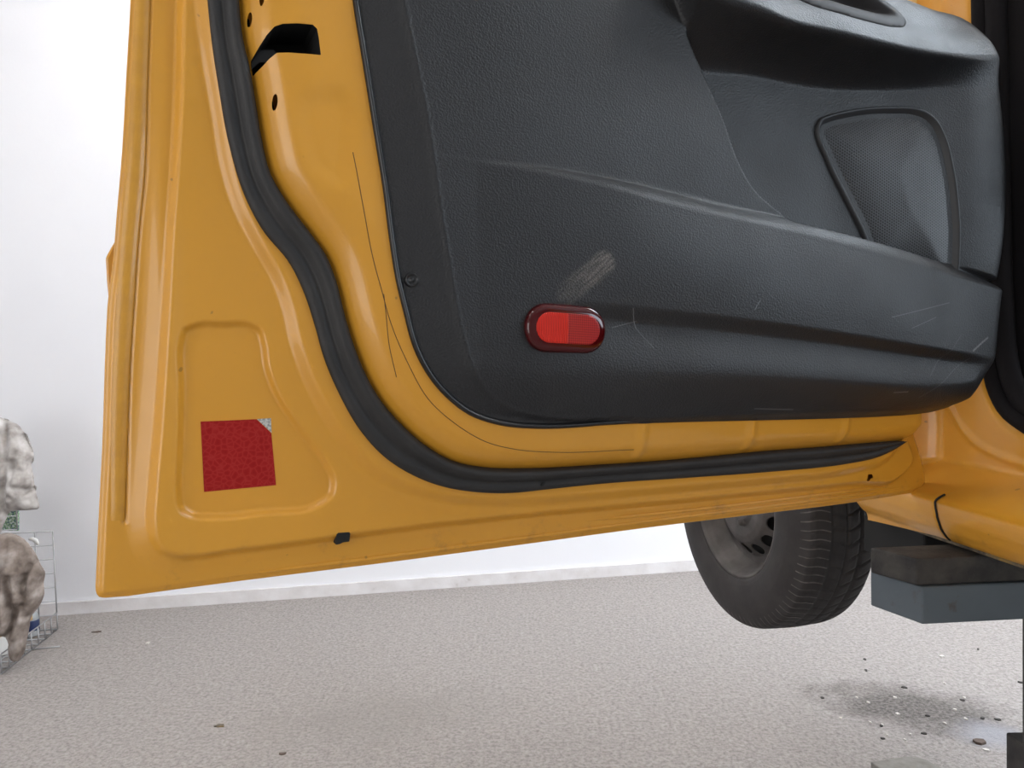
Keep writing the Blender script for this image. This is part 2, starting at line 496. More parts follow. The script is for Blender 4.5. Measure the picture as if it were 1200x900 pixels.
hemline = smooth(DF.sts([(178, -140), (176, 0), (173, 90), (169, 210), (163, 270), (157, 355), (153, 415), (149.5, 507), (146, 611)], 0.002), 4)
lowline = smooth(DF.sts([(150, 690.5), (200, 684), (300, 671), (460, 651), (600, 632), (760, 610.5), (892, 594), (987, 582), (1063, 571)], 0.002), 4)
midline = smooth(DF.sts([(560, 622), (720, 607), (860, 592), (960, 580), (1050, 569)], 0.004), 4)

def shell_n(S, T):
    dE = sdf(shell_out, S, T)
    n = 0.0035*ss(dE/0.006)
    d = nearest(hemline, S, T, False)[0]; n = n - 0.0022*np.exp(-(d/0.0016)**2)
    d = nearest(lowline, S, T, False)[0]; n = n - 0.0008*np.exp(-(d/0.003)**2)
    d1_ = sdf(R1, S, T); wl_ = ss((0.09 - S)/0.03)
    n = n + (0.007 + 0.005*(1 - wl_))*ss((d1_ + 0.004)/0.0115) + wl_*0.009*np.clip((d1_ + 0.022)/0.026, 0, 1)**1.3
    n = n + 0.009*ss((sdf(R3, S, T) + 0.004)/0.017)
    n = n - 0.0070*ss((sdf(R2, S, T) + 0.003)/0.0085)
    d4 = sdf(R4, S, T)
    k = np.clip(d4/0.030, 0, 1)
    n = n + 0.024*(1 - (1 - k)**2.2)
    n = n + 0.006*ss((d4 - 0.012)/0.045)
    # pressed joints in the rolled lower edge
    for rs in rib_s:
        q = (S - rs)/0.008
        n = n + np.where(d4 > 0, 0.0032*np.exp(-q*q) * ss(d4/0.01), 0)
    n = n - 0.004*ss((sdf(DEP, S, T) + 0.012)/0.024)
    return n

slot = DF.sts([(295, 69), (303, 57), (311, 46), (319, 38), (328, 35.5), (345, 36), (362, 37.5), (367, 42), (369, 52), (371.5, 72.5), (349, 70.5), (334, 68.5), (322, 68), (314, 73), (307, 79.5), (297.5, 86), (296, 78)], 0.035)
def ellipse(u, v, a, b, n, ang=0.0, k=14):
    return DF.sts([(u + a*math.cos(2*math.pi*i/k)*math.cos(ang) - b*math.sin(2*math.pi*i/k)*math.sin(ang),
                    v + a*math.cos(2*math.pi*i/k)*math.sin(ang) + b*math.sin(2*math.pi*i/k)*math.cos(ang)) for i in range(k)], n)
holes = [slot, ellipse(320.5, 123, 3.0, 9.5, 0.035, 0.05), ellipse(292, 25, 2.6, 8.5, 0.032, 0.05), ellipse(305.5, 3, 2.6, 8, 0.038, 0.05),
         DF.sts([(1016, 556), (1021, 555.5), (1022.5, 560), (1019, 561), (1018, 564), (1014.5, 563.5), (1016, 560)], 0.014)]

pan_pts = [(395, -110, .052), (405, -60, .052), (412, 0, .052), (424, 75, .052), (436, 150, .052), (448, 225, .052), (455, 280, .052), (463, 330, .052), (472, 367, .052), (483, 407, .052),
           (500, 440, .052), (523, 467, .052), (550, 487, .052), (583, 498, .05), (627, 502, .048), (667, 500.7, .046), (700, 498, .046), (800, 494, .046), (885, 492, .046),
           (990, 489, .046), (1067, 485, .046), (1092, 482.5, .052), (1118, 476, .064), (1136, 463, .076), (1149, 445, .086), (1159, 422, .094), (1167, 385, .100), (1172, 343, .100), (1177, 300, .097), (1180, 230, .095),
           (1176, 150, .093), (1166, 75, .090), (1157, 32, .086), (1146, 19, .082), (1107, 0, .085), (1000, -50, .085), (700, -110, .07)]
PAN = smooth(DF.sts(pan_pts), 5, True)

shell = field('door', shell_out, shell_n, 0.0016, holes, drop=lambda x, y: sdf(PAN, x, y) > 0.022)
door = link('door', shell, MATS['yellow'], car, DM)
door['label'] = 'open front door with its yellow pressed-metal inner side showing'

# outer skin closing the door from outside
def skin_n(S, T):
    dE = sdf(shell_out, S, T); return -0.0035 - 0.055*(1 - np.exp(-np.maximum(dE, 0)/0.06))
skin = field('outer_skin', shell_out, skin_n, 0.010)
skin.flip_normals()
link('outer_skin', skin, MATS['yellow'], door, DM)
# folded hem between skin and shell
k = len(shell_out)
V = [(p[0], p[1], 0.0) for p in shell_out] + [(p[0], p[1], -0.0036) for p in shell_out]
link('folded_hem', mesh('folded_hem', V, np.array([(i, i+k, (i+1) % k + k, (i+1) % k) for i in range(k)])), MATS['yellow'], door, DM)

# sealant strip along the rear hem
sl = resample(hemline, 80)
so = resample(smooth(DF.sts([(160, -140), (158, 0), (153, 90), (148.5, 180), (143, 250), (139, 300), (135, 360), (132, 415), (129, 507), (129, 611)], 0.003), 4), 80)
def seal_prof(i):
    e = 0.0 if i in (0, 79) else 0.0010
    b = 0.0034
    return [(0, b-0.001), (0.06, b+e*0.8), (0.5, b+e), (0.93, b+e*0.9), (1, b-0.0012)]
link('hem_sealant', ribbon('hem_sealant', so, sl, seal_prof), MATS['sealant'], door, DM)

# black lining stands for shade inside the latch slot, black backings for the holes
sc = np.mean(np.array(slot), 0)
sp_ = np.array(slot); so_ = sc + (sp_ - sc)*1.01
zs_ = shell_n(sp_[:, 0], sp_[:, 1])
kk_ = len(sp_)
V = [(p[0], p[1], z - 0.0015) for p, z in zip(so_, zs_)] + [(p[0], p[1], -0.004) for p in so_]
Fl = [(i, (i+1) % kk_, (i+1) % kk_ + kk_, i + kk_) for i in range(kk_)] + [tuple(range(kk_, 2*kk_))]
link('slot_shade', mesh('slot_shade', V, Fl), MATS['void'], door, DM, False)
sl2 = [(p[0]*0.42+0.58*slot[0][0], p[1]*0.5+0.5*slot[0][1]) for p in slot]
link('latch_claw', prism('latch_claw', sl2, 0.012, 0.022, 0.001), MATS['gloss_black'], door, DM, False)
for hp in holes[1:]:
    hc = np.mean(np.array(hp), 0)
    z = 0.016 if hc[1] > 0.3 else -0.002
    link('hole_shade', prism('hole_shade', [(hc[0]+(p[0]-hc[0])*1.3, hc[1]+(p[1]-hc[1])*1.3) for p in hp], z-0.003, z), MATS['void'], door, DM, False)

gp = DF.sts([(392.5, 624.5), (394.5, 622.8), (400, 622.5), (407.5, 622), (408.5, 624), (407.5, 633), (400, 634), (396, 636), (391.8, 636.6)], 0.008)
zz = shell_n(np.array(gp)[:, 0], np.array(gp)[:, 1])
gm = prism('drain_hole_shade', gp, float(zz.min())-0.001, float(zz.max())+0.0004, 0.0003)  # black raised patch for the shade inside an uncut drain hole
link('drain_hole_shade', gm, MATS['void'], door, DM, False)
# moulding of the outer side that peeks past the rear edge
mp = DF.sts([(140, 281, -.012), (136, 281, -.012), (130, 291, -.014), (124, 303, -.016), (125.5, 330, -.016), (128.5, 361, -.014), (140, 362, -.012)])
mp += [(1.15, mp[-1][1]), (1.15, mp[0][1])]
link('side_moulding', prism('side_moulding', mp, -0.066, -0.010, 0.002), MATS['yellow'], door, DM, False)

# weatherstrip around the shell
NS = 220
so = resample(smooth(DF.sts(seal_out, 0.022), 6), NS); si = resample(smooth(DF.sts(seal_in, 0.028), 6), NS)
def ws(i):
    f = 1.0
    if i > NS-14: f = max(0.3, (NS-1-i)/14)
    return [(0.0, 0.020), (0.015, 0.0262), (0.06, 0.0295), (0.2, 0.0315), (0.33, 0.0310), (0.42, 0.0285), (0.50, 0.0315), (0.60, 0.0355), (0.72, 0.0385), (0.84, 0.0380), (0.94, 0.0350), (1.0, 0.029), (1.02, 0.022)]
link('weatherstrip', ribbon('weatherstrip', so, si, ws), MATS['rubber'], door, DM)
hp = ellipse(636, 567, 1.6, 3.6, 0.031, 0.7)
link('drain_slit', prism('drain_slit', hp, 0.0312, 0.0322), MATS['void'], door, DM, False)

# pressed swage beads along the lower edge and the rounded fold of the hem
for ln_, uv0, uv1 in ((midline, 0.50, 1.17), (lowline, 0.10, 1.17)):
    q = ln_[(ln_[:, 0] > uv0) & (ln_[:, 0] < uv1)]
    q = resample(q, 90); z = shell_n(q[:, 0], q[:, 1])
    kz = np.convolve(np.r_[np.full(3, z[0]), z, np.full(3, z[-1])], np.ones(7)/7, 'valid')
    rr = 0.0026*np.minimum(1, np.minimum(np.arange(90), np.arange(90)[::-1])/10.0) + 0.0002
    link('swage_bead', tube_mesh('swage_bead', [np.stack([q[:, 0], q[:, 1], kz - 0.0004], -1)], rr, 12), MATS['yellow'], door, DM)
hb = shell_out[: len(shell_out) - 24]
hb = resample(hb, 700)
link('hem_roll', tube_mesh('hem_roll', [np.stack([hb[:, 0], hb[:, 1], np.full(len(hb), -0.0016)], -1)], 0.0017, 10), MATS['yellow'], door, DM)

# cracked sealer lines on the shell
def on_shell(pts, n0=0.047, lift=0.0001, per=6):
    q = smooth(DF.sts(pts, n0), per); z = shell_n(q[:, 0], q[:, 1]) + lift
    return np.stack([q[:, 0], q[:, 1], z], -1)
cr = on_shell([(412, 180), (416, 201), (425, 250), (436, 304), (445, 337), (457, 380), (477, 427), (500, 467), (533, 497), (567, 517), (607, 527), (650, 530), (743, 527)], 0.048)
link('sealer_crack', tube_mesh('sealer_crack', [cr], 0.00042, 5), MATS['crack'], door, DM)
cr = on_shell([(448, 345), (451, 370), (455, 405), (464, 442)], 0.047)
link('sealer_crack', tube_mesh('sealer_crack', [cr], 0.00042, 5), MATS['crack'], door, DM)

# red reflective sticker
t = MT('red_reflective_film', (0.30, 0.010, 0.010), 0.5, spec=0.15)
ve = t.voro(175, 'DISTANCE_TO_EDGE', vec=t.scaled((1, 1, 0)))
c = t.ramp(ve, [(0.0, (0.36, 0.024, 0.021)), (0.12, (0.315, 0.012, 0.011)), (0.6, (0.255, 0.006, 0.006))])
t.color(c); MATS['red_film'] = t.m
t = MT('silver_backing', (0.55, 0.55, 0.52), 0.4, metal=0.35)
t.color(t.ramp(t.noise(420, 3), [(0.4, (0.30, 0.31, 0.30)), (0.6, (0.66, 0.66, 0.62))])); MATS['silver'] = t.m
def stick(name, pts, n, mat, h=0.0005):
    p = DF.sts(pts, n); pp = np.array(p)
    z = float(shell_n(pp[:, 0], pp[:, 1]).max())
    return link(name, prism(name, p, z-0.001, z+h), mat, door, DM, False)
stick('sticker', [(235.3, 494.3), (301, 491.5), (318.5, 508), (324, 569), (239.5, 577)], 0.012, MATS['red_film'])['label'] = 'red reflective square sticker'
stick('sticker_corner', [(301.5, 491.3), (318, 490.3), (318.9, 507.5)], 0.012, MATS['silver'], 0.0003)['label'] = 'peeled silver corner'

# ---- black door trim
def curve_fn(pts):
    q = smooth(DF.sts(pts), 5); o = np.argsort(q[:, 0]); xs = q[o, 0]; ys = q[o, 1]
    return lambda s: np.interp(s, xs, ys)
rimL = curve_fn([(540, 187, .067), (557, 191, .067), (617, 202, .07), (700, 219, .077), (780, 240, .086), (885, 261, .096), (990, 285, .105), (1095, 314, .112), (1172, 341, .112)])
rimU = curve_fn([(540, 184, .066), (557, 187, .066), (617, 193, .066), (700, 207, .067), (780, 224, .07), (850, 241.5, .077), (920, 257, .078), (1004, 276.5, .083), (1070, 296, .086), (1112, 310, .088), (1172, 334, .09)])
crB = curve_fn([(600, 345, .067), (700, 352, .077), (780, 360.5, .086), (885, 373, .096), (990, 388.5, .105), (1095, 406, .112), (1160, 418, .112)])
crC = curve_fn([(560, 425, .067), (640, 432, .07), (700, 433, .076), (780, 434, .084), (885, 438, .094), (990, 444.5, .102), (1077, 451, .108), (1150, 452, .108)])
crF = curve_fn([(560, 466, .062), (600, 478, .061), (633, 485, .061), (683, 489, .062), (780, 486, .066), (920, 481.5, .074), (990, 480, .078), (1070, 478, .082), (1109, 474, .085), (1150, 460, .1)])
undC = curve_fn([(740, 62, .05), (818, 82, .045), (885, 88, .042), (955, 102, .044), (1025, 107, .052), (1095, 106, .070), (1165, 104, .098), (1190, 104, .10)])
armC = curve_fn([(740, -50, .10), (800, -24, .105), (860, -3, .11), (895, 9, .112), (920, 20, .113), (990, 37, .113), (1060, 55, .112), (1130, 65, .108), (1162, 66, .10)])
RB = smooth(DF.sts([(750, -110), (772, -50), (789, 0), (804, 42), (825, 91), (846.5, 140), (864, 189), (876, 212), (888, 228), (903, 241), (916, 252), (925, 266)], 0.068), 5)
o_rb = np.argsort(RB[:, 1]); rb_t = RB[o_rb, 1]; rb_s = RB[o_rb, 0]
RDG = smooth(DF.sts([(455, -110), (473, 0), (483, 50), (497, 117), (508, 183), (517, 250), (524, 290), (533, 347), (543, 397), (557, 437), (577, 463), (600, 477), (633, 486), (683, 489.5), (800, 484), (990, 478), (1200, 470)], 0.064), 5)
RDG = np.concatenate([RDG, [(1.6, 0.1), (1.6, 0.95), (RDG[0][0], 0.95)]])
sA = DF.st(557, 190, .067)[0]; sM = DF.st(800, 245, .088)[0]; sR = DF.st(1100, 315, .112)[0]
S_END = DF.st(1172, 343, .10)[0]

_fs = np.linspace(0.6, 1.4, 401)
_fv = np.interp(_fs, [0.60, 0.85, 0.95, 1.08, 1.16, 1.21, 1.30], [0.036, 0.034, 0.038, 0.058, 0.079, 0.096, 0.104])
_k = np.exp(-(np.linspace(-0.08, 0.08, 81)/0.028)**2); _k /= _k.sum()
_fv = np.convolve(np.r_[np.full(40, _fv[0]), _fv, np.full(40, _fv[-1])], _k, 'valid')
def floorN(S): return np.interp(S, _fs, _fv)
def panel_n(S, T):
    dE = sdf(PAN, S, T); dR = sdf(RDG, S, T)
    # main level below the rim (the map pocket swells towards the hinge)
    nL = np.interp(S, [sA-0.1, sA, sM, DF.st(990, 285, .105)[0], sR, 1.4], [0.0695, 0.0700, 0.089, 0.105, 0.112, 0.112])
    nU = 0.0695 + 0.000*S
    # groove
    fade = ss((S - DF.st(590, 390, .07)[0])/0.22)*ss((S_END - 0.012 - S)/0.13)
    tb = crB(S); tc = crC(S)
    k = np.clip((tb - T)/np.maximum(tb - tc, 1e-4), 0, 1)
    dip = np.where(k < 0.30, ss(k/0.30), 1 - ss((k - 0.30)/0.70)*0.9)
    low = nL - 0.010*fade*dip*(k > 0)
    # a swell between rim and groove
    k2 = np.clip((rimL(S) - T)/np.maximum(rimL(S) - tb, 1e-4), 0, 1)
    low = low + 0.004*fade*np.sin(np.pi*k2)*(k2 > 0)*(k2 < 1)
    # turn-under below the last crease
    tf = crF(S)
    kc = np.clip((tc - T)/np.maximum(tc - tf, 1e-3), 0, 1)
    nF = np.interp(S, [sA-0.05, sA+0.05, sM, sR], [0.064, 0.062, 0.068, 0.084])
    base_low = nL - 0.009*0.1*fade
    low = np.where(T < tc, base_low*(1 - kc**1.7) + nF*kc**1.7, low)
    wr_ = ss((S - 1.00)/0.13)
    low_a = nL - 0.010*fade*dip*(k > 0)
    kb = np.clip(dE/0.060, 0, 1)
    rnd = nL - 0.052*(1 - np.sqrt(np.clip(1 - (1 - kb)**2, 0, 1)))
    w2 = ss((tc + 0.045 - T)/0.06)
    low_r = low_a*(1 - w2) + np.minimum(low_a, rnd)*w2
    low = low*(1 - wr_) + low_r*wr_
    # the pocket front leans back towards its rim
    lean = 0.13*np.maximum(np.minimum(T, rimL(S)) - tb, 0)*fade*ss((S - 0.55)/0.4)
    low = low - lean
    # upper zone: main face and the recess behind the map pocket
    sb = np.interp(T, rb_t, rb_s)
    kr = ss((S - sb)/0.007)
    floor_n = floorN(S)
    tu = undC(S); ta = armC(S)
    ka = (T - tu)/np.maximum(ta - tu, 1e-3)
    arm_top = np.interp(S, [0.6, 1.0, 1.12, 1.2, 1.3], [0.112, 0.116, 0.114, 0.108, 0.104]) - 0.30*np.maximum(T - ta, 0) - 0.2*np.maximum(T - ta, 0)*ss((T - ta)/0.05)
    kk = np.clip(ka, 0, 1)
    prof = np.where(kk < 0.85, (kk/0.85)**1.6*0.93, 0.93 + 0.07*np.sin((kk-0.85)/0.15*np.pi/2))
    rec = np.where(ka <= 0, floor_n, np.where(ka < 1, floor_n*(1-prof) + arm_top*prof, arm_top))
    up = nU*(1 - kr) + rec*kr
    # the rim
    tl = rimL(S); tr = rimU(S)
    kq = np.clip((T - tl)/np.maximum(tr - tl, 2e-3), 0, 1)
    n_top = np.interp(S, [sA, sM, sR], [0.0695, 0.0700, 0.084])
    nB = nL - 0.13*np.maximum(tl - tb, 0)*fade*ss((S - 0.55)/0.4); n_top = np.minimum(n_top, nB)
    strip = nB*(1 - kq**1.6) + n_top*kq**1.6
    kd = ss((T - tr)/0.006)
    hi = n_top*(1 - kd) + up*kd
    n = np.where(T < tl, low, np.where(T < tr, strip, hi))
    # rear band and lip along the left and lower-left border
    wband = dE/np.maximum(dE + np.maximum(-dR, 0), 1e-5)
    left = ss((DF.st(760, 480, .06)[0] - S)/0.12)
    band = 0.0540 + (n - 0.0540)*wband + 0.0010*np.exp(-(dR/0.006)**2)*left
    n = np.where(dR < 0, band*left + n*(1-left), n)
    lip = 0.0550 + 0*dE
    n = np.where(dE < 0.009, np.minimum(n, lip)*left + n*(1-left), n)
    # rounded border
    kr2 = ss((S - 0.95)/0.15); r = 0.004 + 0.022*kr2
    kE = np.clip(dE/r, 0, 1)
    drop = (1 - np.sqrt(1 - (1-kE)**2))
    n = n - drop*(0.003 + 0.011*kr2)
    # lower border of the trim meets the shell
    tailk = ss((tf - T)/0.014)
    tailk = tailk*ss((S - 0.36)/0.14)*(1 - 0.5*ss((S-1.0)/0.15)); n = np.where(T < tf, n*(1 - 0.6*tailk) + 0.048*0.6*tailk, n)
    near_ = dE < 0.03
    if near_.any():
        n = np.array(n); n[near_] = np.maximum(n[near_], shell_n(S[near_], T[near_]) + 0.0015)
    return n

t = MT('grained_black_plastic', (0.03, 0.031, 0.034), 0.48, spec=0.44)
gr = t.voro(520, 'SMOOTH_F1'); gr2 = t.noise(400, 3, 0.6)
hgt = t.math('ADD', t.math('MULTIPLY', gr, 0.7), t.math('MULTIPLY', gr2, 0.6))
t.bump(hgt, 0.0010, 0.62)
o_ = t.xyz()
def segmask(t, o_, p, q, wd, soft, streak=None):
    """0..1 mask of a soft stroke from p to q (local s,t)"""
    dx, dy = q[0]-p[0], q[1]-p[1]; L = math.hypot(dx, dy); dx /= L; dy /= L
    X = t.math('SUBTRACT', o_[0], p[0]); Y = t.math('SUBTRACT', o_[1], p[1])
    a = t.math('ADD', t.math('MULTIPLY', X, dx), t.math('MULTIPLY', Y, dy))
    b = t.math('ABSOLUTE', t.math('SUBTRACT', t.math('MULTIPLY', Y, dx), t.math('MULTIPLY', X, dy)))
    over = t.math('MAXIMUM', t.math('MAXIMUM', t.math('SUBTRACT', a, L), t.math('MULTIPLY', a, -1.0)), 0.0)
    d = t.math('SQRT', t.math('ADD', t.math('MULTIPLY', over, over), t.math('MULTIPLY', b, b)))
    m_ = t.math('SUBTRACT', 1.0, t.math('DIVIDE', t.math('SUBTRACT', d, wd - soft), soft), clamp=True)
    return t.math('MULTIPLY', m_, 1.0, clamp=True), a, L
P1 = DF.st(660, 345, .068); P2 = DF.st(700, 310, .068)
mk, al, L = segmask(t, o_, P1, P2, 0.0165, 0.006)
ang = math.atan2(P2[1]-P1[1], P2[0]-P1[0])
stv = t.n('ShaderNodeMapping'); stv.inputs['Rotation'].default_value = (0, 0, -ang); stv.inputs['Scale'].default_value = (1, 9, 1)
# rotate first, then stretch: use two mapping nodes
rot = t.n('ShaderNodeMapping'); rot.inputs['Rotation'].default_value = (0, 0, -ang); t.l(t.co(), rot.inputs['Vector'])
stv.inputs['Rotation'].default_value = (0, 0, 0); t.l(rot.outputs[0], stv.inputs['Vector'])
sn = t.noise(38, 4, 0.6, vec=stv.outputs[0])
along = t.math('MULTIPLY', t.math('DIVIDE', al, L), 1.0, clamp=True)
scuff = t.math('MULTIPLY', mk, t.math('MULTIPLY', t.ramp(sn, [(0.36, 0.12), (0.62, 0.95)]), t.math('ADD', 0.25, t.math('MULTIPLY', along, 0.75))))
col = t.mix(t.math('MULTIPLY', scuff, 0.62), t.ramp(t.noise(6, 3), [(0.3, (0.0145, 0.0147, 0.0165)), (0.75, (0.019, 0.0193, 0.021))]), (0.22, 0.19, 0.165))
for (a, b, wd_, st_) in [((1132, 411), (1149, 396), 0.0022, 0.55), ((1040, 372), (1110, 355), 0.0008, 0.35), ((1062, 385), (1092, 372), 0.0007, 0.35), ((735, 362), (742, 385), 0.0008, 0.45),
                    ((742, 385), (760, 408), 0.0006, 0.35), ((715, 384), (742, 377), 0.0007, 0.3), ((900, 480), (945, 481), 0.0009, 0.4), ((1085, 440), (1120, 392), 0.0006, 0.25),
                    ((887, 363), (893, 352), 0.001, 0.35), ((1045, 460), (1060, 459), 0.0012, 0.35), ((1075, 466), (1130, 420), 0.0006, 0.25)]:
    nn = 0.07 if a[0] < 800 else 0.10
    mk2, _, _ = segmask(t, o_, DF.st(*a, nn), DF.st(*b, nn), wd_, wd_)
    col = t.mix(t.math('MULTIPLY', mk2, st_), col, (0.30, 0.30, 0.31))
t.color(col)
t.rough(t.ramp(t.noise(11, 4), [(0.3, 0.43), (0.8, 0.55)]))
MATS['trim'] = t.m
t = MT('smooth_black_plastic', (0.022, 0.0225, 0.025), 0.5); t.bump(t.noise(300, 3), 0.0004, 0.5); MATS['plastic'] = t.m

def off(poly, d):
    P = np.array(poly); n = len(P); T_ = np.roll(P, -1, 0) - np.roll(P, 1, 0); T_ /= np.linalg.norm(T_, axis=1)[:, None]
    Nn = np.stack([T_[:, 1], -T_[:, 0]], -1)
    area = np.sum(P[:, 0]*np.roll(P[:, 1], -1) - np.roll(P[:, 0], -1)*P[:, 1])
    if area < 0: Nn = -Nn
    return P - Nn*d
cup_px = [(905, -60, .10), (925, -18, .104), (951, 0, .108), (990, 14, .110), (1025, 24.5, .110), (1053, 30, .109), (1067, 27.5, .107), (1072.5, 18, .105), (1066, 5, .102), (1050, -12, .098), (1020, -40, .094), (960, -70, .092)]
CUP = smooth(DF.sts(cup_px), 6, True)
panel = field('trim_panel', PAN, panel_n, 0.0019, [off(CUP, 0.008)])
link('trim_panel', panel, MATS['trim'], door, DM)['label'] = 'black grained plastic door trim with a map pocket'

# rounded lip bead along the rear and lower border
LP = PAN[:5*24]
LP = resample(LP, 200)
Tn = np.gradient(LP, axis=0); Tn /= np.linalg.norm(Tn, axis=1)[:, None]
Li = LP + np.stack([-Tn[:, 1], Tn[:, 0]], -1)*0.0085; LP = LP - np.stack([-Tn[:, 1], Tn[:, 0]], -1)*0.0006
def lip_prof(i):
    f = 1.0 - ss((i - 150)/45.0)
    e = 0.0015 + 0.0045*f; b = 0.0535
    return [(0.0, 0.040), (0.02, b-0.004), (0.10, b+e*0.55), (0.25, b+e*0.95), (0.42, b+e), (0.60, b+e*0.85), (0.80, b+e*0.45), (1.0, b-0.002)]
link('trim_lip', ribbon('trim_lip', LP, Li, lip_prof), MATS['gloss_black'], door, DM)

def pz(s, t_): return float(panel_n(np.array([s]), np.array([t_]))[0])

# screw in the trim border
sq = DF.st(483, 328, .06); zq = pz(*sq)
me = lathe('trim_screw', [(0.0, .0025), (0.0022, .0025), (0.0024, .0012), (0.0048, .0010), (0.0056, .0026), (0.0068, .0030), (0.0078, 0.0015), (0.0082, -.003)], 24)
link('trim_screw', me, MATS['gloss_black'], door, DM @ Matrix.Translation((sq[0], sq[1], zq - 0.0005)))

# red oval reflector: base, clear-edged lens, two reflecting fields
t = MT('deep_red_lens', (0.055, 0.0012, 0.002), 0.10, coat=0.3, coat_rough=0.02, spec=0.35); MATS['lens_dark'] = t.m
t = MT('bright_red_prisms', (0.55, 0.022, 0.010), 0.45, coat=0.25, coat_rough=0.03, spec=0.2)
sx = t.math('MULTIPLY', t.xyz()[0], 2*math.pi/0.0022)
hh = t.math('SINE', sx); t.bump(hh, 0.0006, 0.8)
t.color(t.mix(t.ramp(hh, [(0.0, 0.0), (0.6, 1.0)]), (0.50, 0.008, 0.004), (0.80, 0.030, 0.008))); MATS['lens_bright'] = t.m
t = MT('red_honeycomb_prisms', (0.26, 0.008, 0.008), 0.45, coat=0.3, coat_rough=0.03, spec=0.2)
vv = t.n('ShaderNodeTexChecker', i_Scale=520.0); t.l(t.scaled((1, 1, 0), (0, 0, 0.785)), vv.inputs['Vector'])
t.color(t.mix(vv.outputs['Fac'], (0.22, 0.004, 0.004), (0.38, 0.012, 0.008))); MATS['lens_diamond'] = t.m

rc = np.array(DF.st(659.5, 385.8, .072)); rl = np.array(DF.st(613, 382.5, .072)); rr_ = np.array(DF.st(707, 388.5, .072))
hw = np.linalg.norm(rr_ - rl)/2; hh_ = (DF.st(659, 357.5, .072)[1] - DF.st(659, 414, .072)[1])/2
ra = math.atan2(rr_[1]-rl[1], rr_[0]-rl[0])
def stadium(w, h, n=20, x0=None, x1=None):
    """superellipse-ended oval"""
    r = h; L = w - r; pts = []
    for i in range(n+1):
        g = -math.pi/2 + math.pi*i/n; pts.append((L + r*math.cos(g), r*math.sin(g)))
    for i in range(n+1):
        g = math.pi/2 + math.pi*i/n; pts.append((-L + r*math.cos(g), r*math.sin(g)))
    return np.array(pts)
rcen = (rl + rr_)/2
zr = min(pz(rcen[0]+dx_, rcen[1]+dy_) for dx_ in (-hw, 0, hw) for dy_ in (-hh_, 0, hh_))
zc = pz(*rcen)
RM = DM @ Matrix.Translation((rcen[0], rcen[1], zr)) @ Matrix.Rotation(ra, 4, 'Z')
st_o = stadium(hw, hh_)
up_ = zc - zr
bez = field('reflector_bezel', stadium(hw*1.025, hh_*1.04), lambda S, T: up_ + 0.0006 - 0.004*np.clip(1-sdf(stadium(hw*1.025, hh_*1.04), S, T)/0.002, 0, 1), 0.0016, thick=0.012)
link('reflector_bezel', bez, MATS['void'], door, RM)
def lens_n(S, T):
    d = sdf(st_o, S, T); k = np.clip(d/0.0115, 0, 1)
    return up_ + 0.0010 + 0.0065*np.sqrt(np.clip(1 - (1-k)**2.2, 0, 1))
link('reflector_lens', field('reflector_lens', st_o, lens_n, 0.0012, thick=0.004), MATS['lens_dark'], door, RM)['label'] = 'red oval reflector lens'
inn = stadium(hw - 0.0115, hh_ - 0.0105)
half = inn[:, 0]
Lp = [p for p in inn if p[0] < 0] + []
def clip_poly(poly, x, keep_left):
    out = []
    n = len(poly)
    for i in range(n):
        a = poly[i]; b = poly[(i+1) % n]
        ia = (a[0] <= x) == keep_left; ib = (b[0] <= x) == keep_left
        if ia: out.append(a)
        if ia != ib:
            k = (x - a[0])/(b[0]-a[0]); out.append(a + (b-a)*k)
    return np.array(out)
for nm, kl, mt in (('reflector_ribs', True, 'lens_bright'), ('reflector_honeycomb', False, 'lens_diamond')):
    pp = clip_poly(inn, -0.001, kl)
    link(nm, field(nm, pp, lambda S, T: lens_n(S, T) + 0.0004, 0.0014, thick=0.002), MATS[mt], door, RM)

# speaker: raised frame and perforated grille
t = MT('perforated_grille', (0.02, 0.02, 0.022), 0.42)
PIT = 0.0042
o_ = t.xyz()
def dots(t, x, y, ox, oy, px_, py_):
    fx = t.math('SUBTRACT', t.math('FRACT', t.math('ADD', t.math('DIVIDE', x, px_), ox)), 0.5)
    fy = t.math('SUBTRACT', t.math('FRACT', t.math('ADD', t.math('DIVIDE', y, py_), oy)), 0.5)
    fx = t.math('MULTIPLY', fx, px_); fy = t.math('MULTIPLY', fy, py_)
    return t.math('SQRT', t.math('ADD', t.math('MULTIPLY', fx, fx), t.math('MULTIPLY', fy, fy)))
dd = t.math('MINIMUM', dots(t, o_[0], o_[1], 0.0, 0.0, PIT*1.732, PIT), dots(t, o_[0], o_[1], 0.5, 0.5, PIT*1.732, PIT))
hole = t.ramp(t.math('DIVIDE', dd, PIT), [(0.27, 0.0), (0.36, 1.0)])
t.color(t.mix(hole, (0.002, 0.002, 0.002), (0.045, 0.046, 0.050)))
t.bump(hole, 0.0012, 0.9)
MATS['grille'] = t.m
spk_px = [(958.5, 147, .042), (962, 139, .042), (972, 134, .043), (990, 129.5, .045), (1042.5, 125, .055), (1070.5, 126.5, .064), (1084, 132, .068), (1093, 141, .070), (1102, 157.5, .073), (1112.5, 196, .077), (1118.5, 245, .079), (1119.5, 285, .079),
          (1114, 330, .078), (1060, 318, .06), (1024, 310, .05), (1004, 271, .042), (986.5, 231, .041), (969, 189, .041)]
SPK = smooth(DF.sts(spk_px), 6, True)
dmid = np.mean(SPK, 0)
spk_in = off(SPK, 0.013)
ring = np.concatenate([SPK, SPK[:1]]); ring_in = np.concatenate([spk_in, spk_in[:1]])
zo = panel_n(ring[:, 0], ring[:, 1]); zi = panel_n(ring_in[:, 0], ring_in[:, 1])
V = []; prof = [(0, 0.0), (0.04, 0.0035), (0.14, 0.0048), (0.30, 0.0048), (0.42, 0.0030), (0.75, 0.0006), (1.0, -0.003)]
tcut = rimU
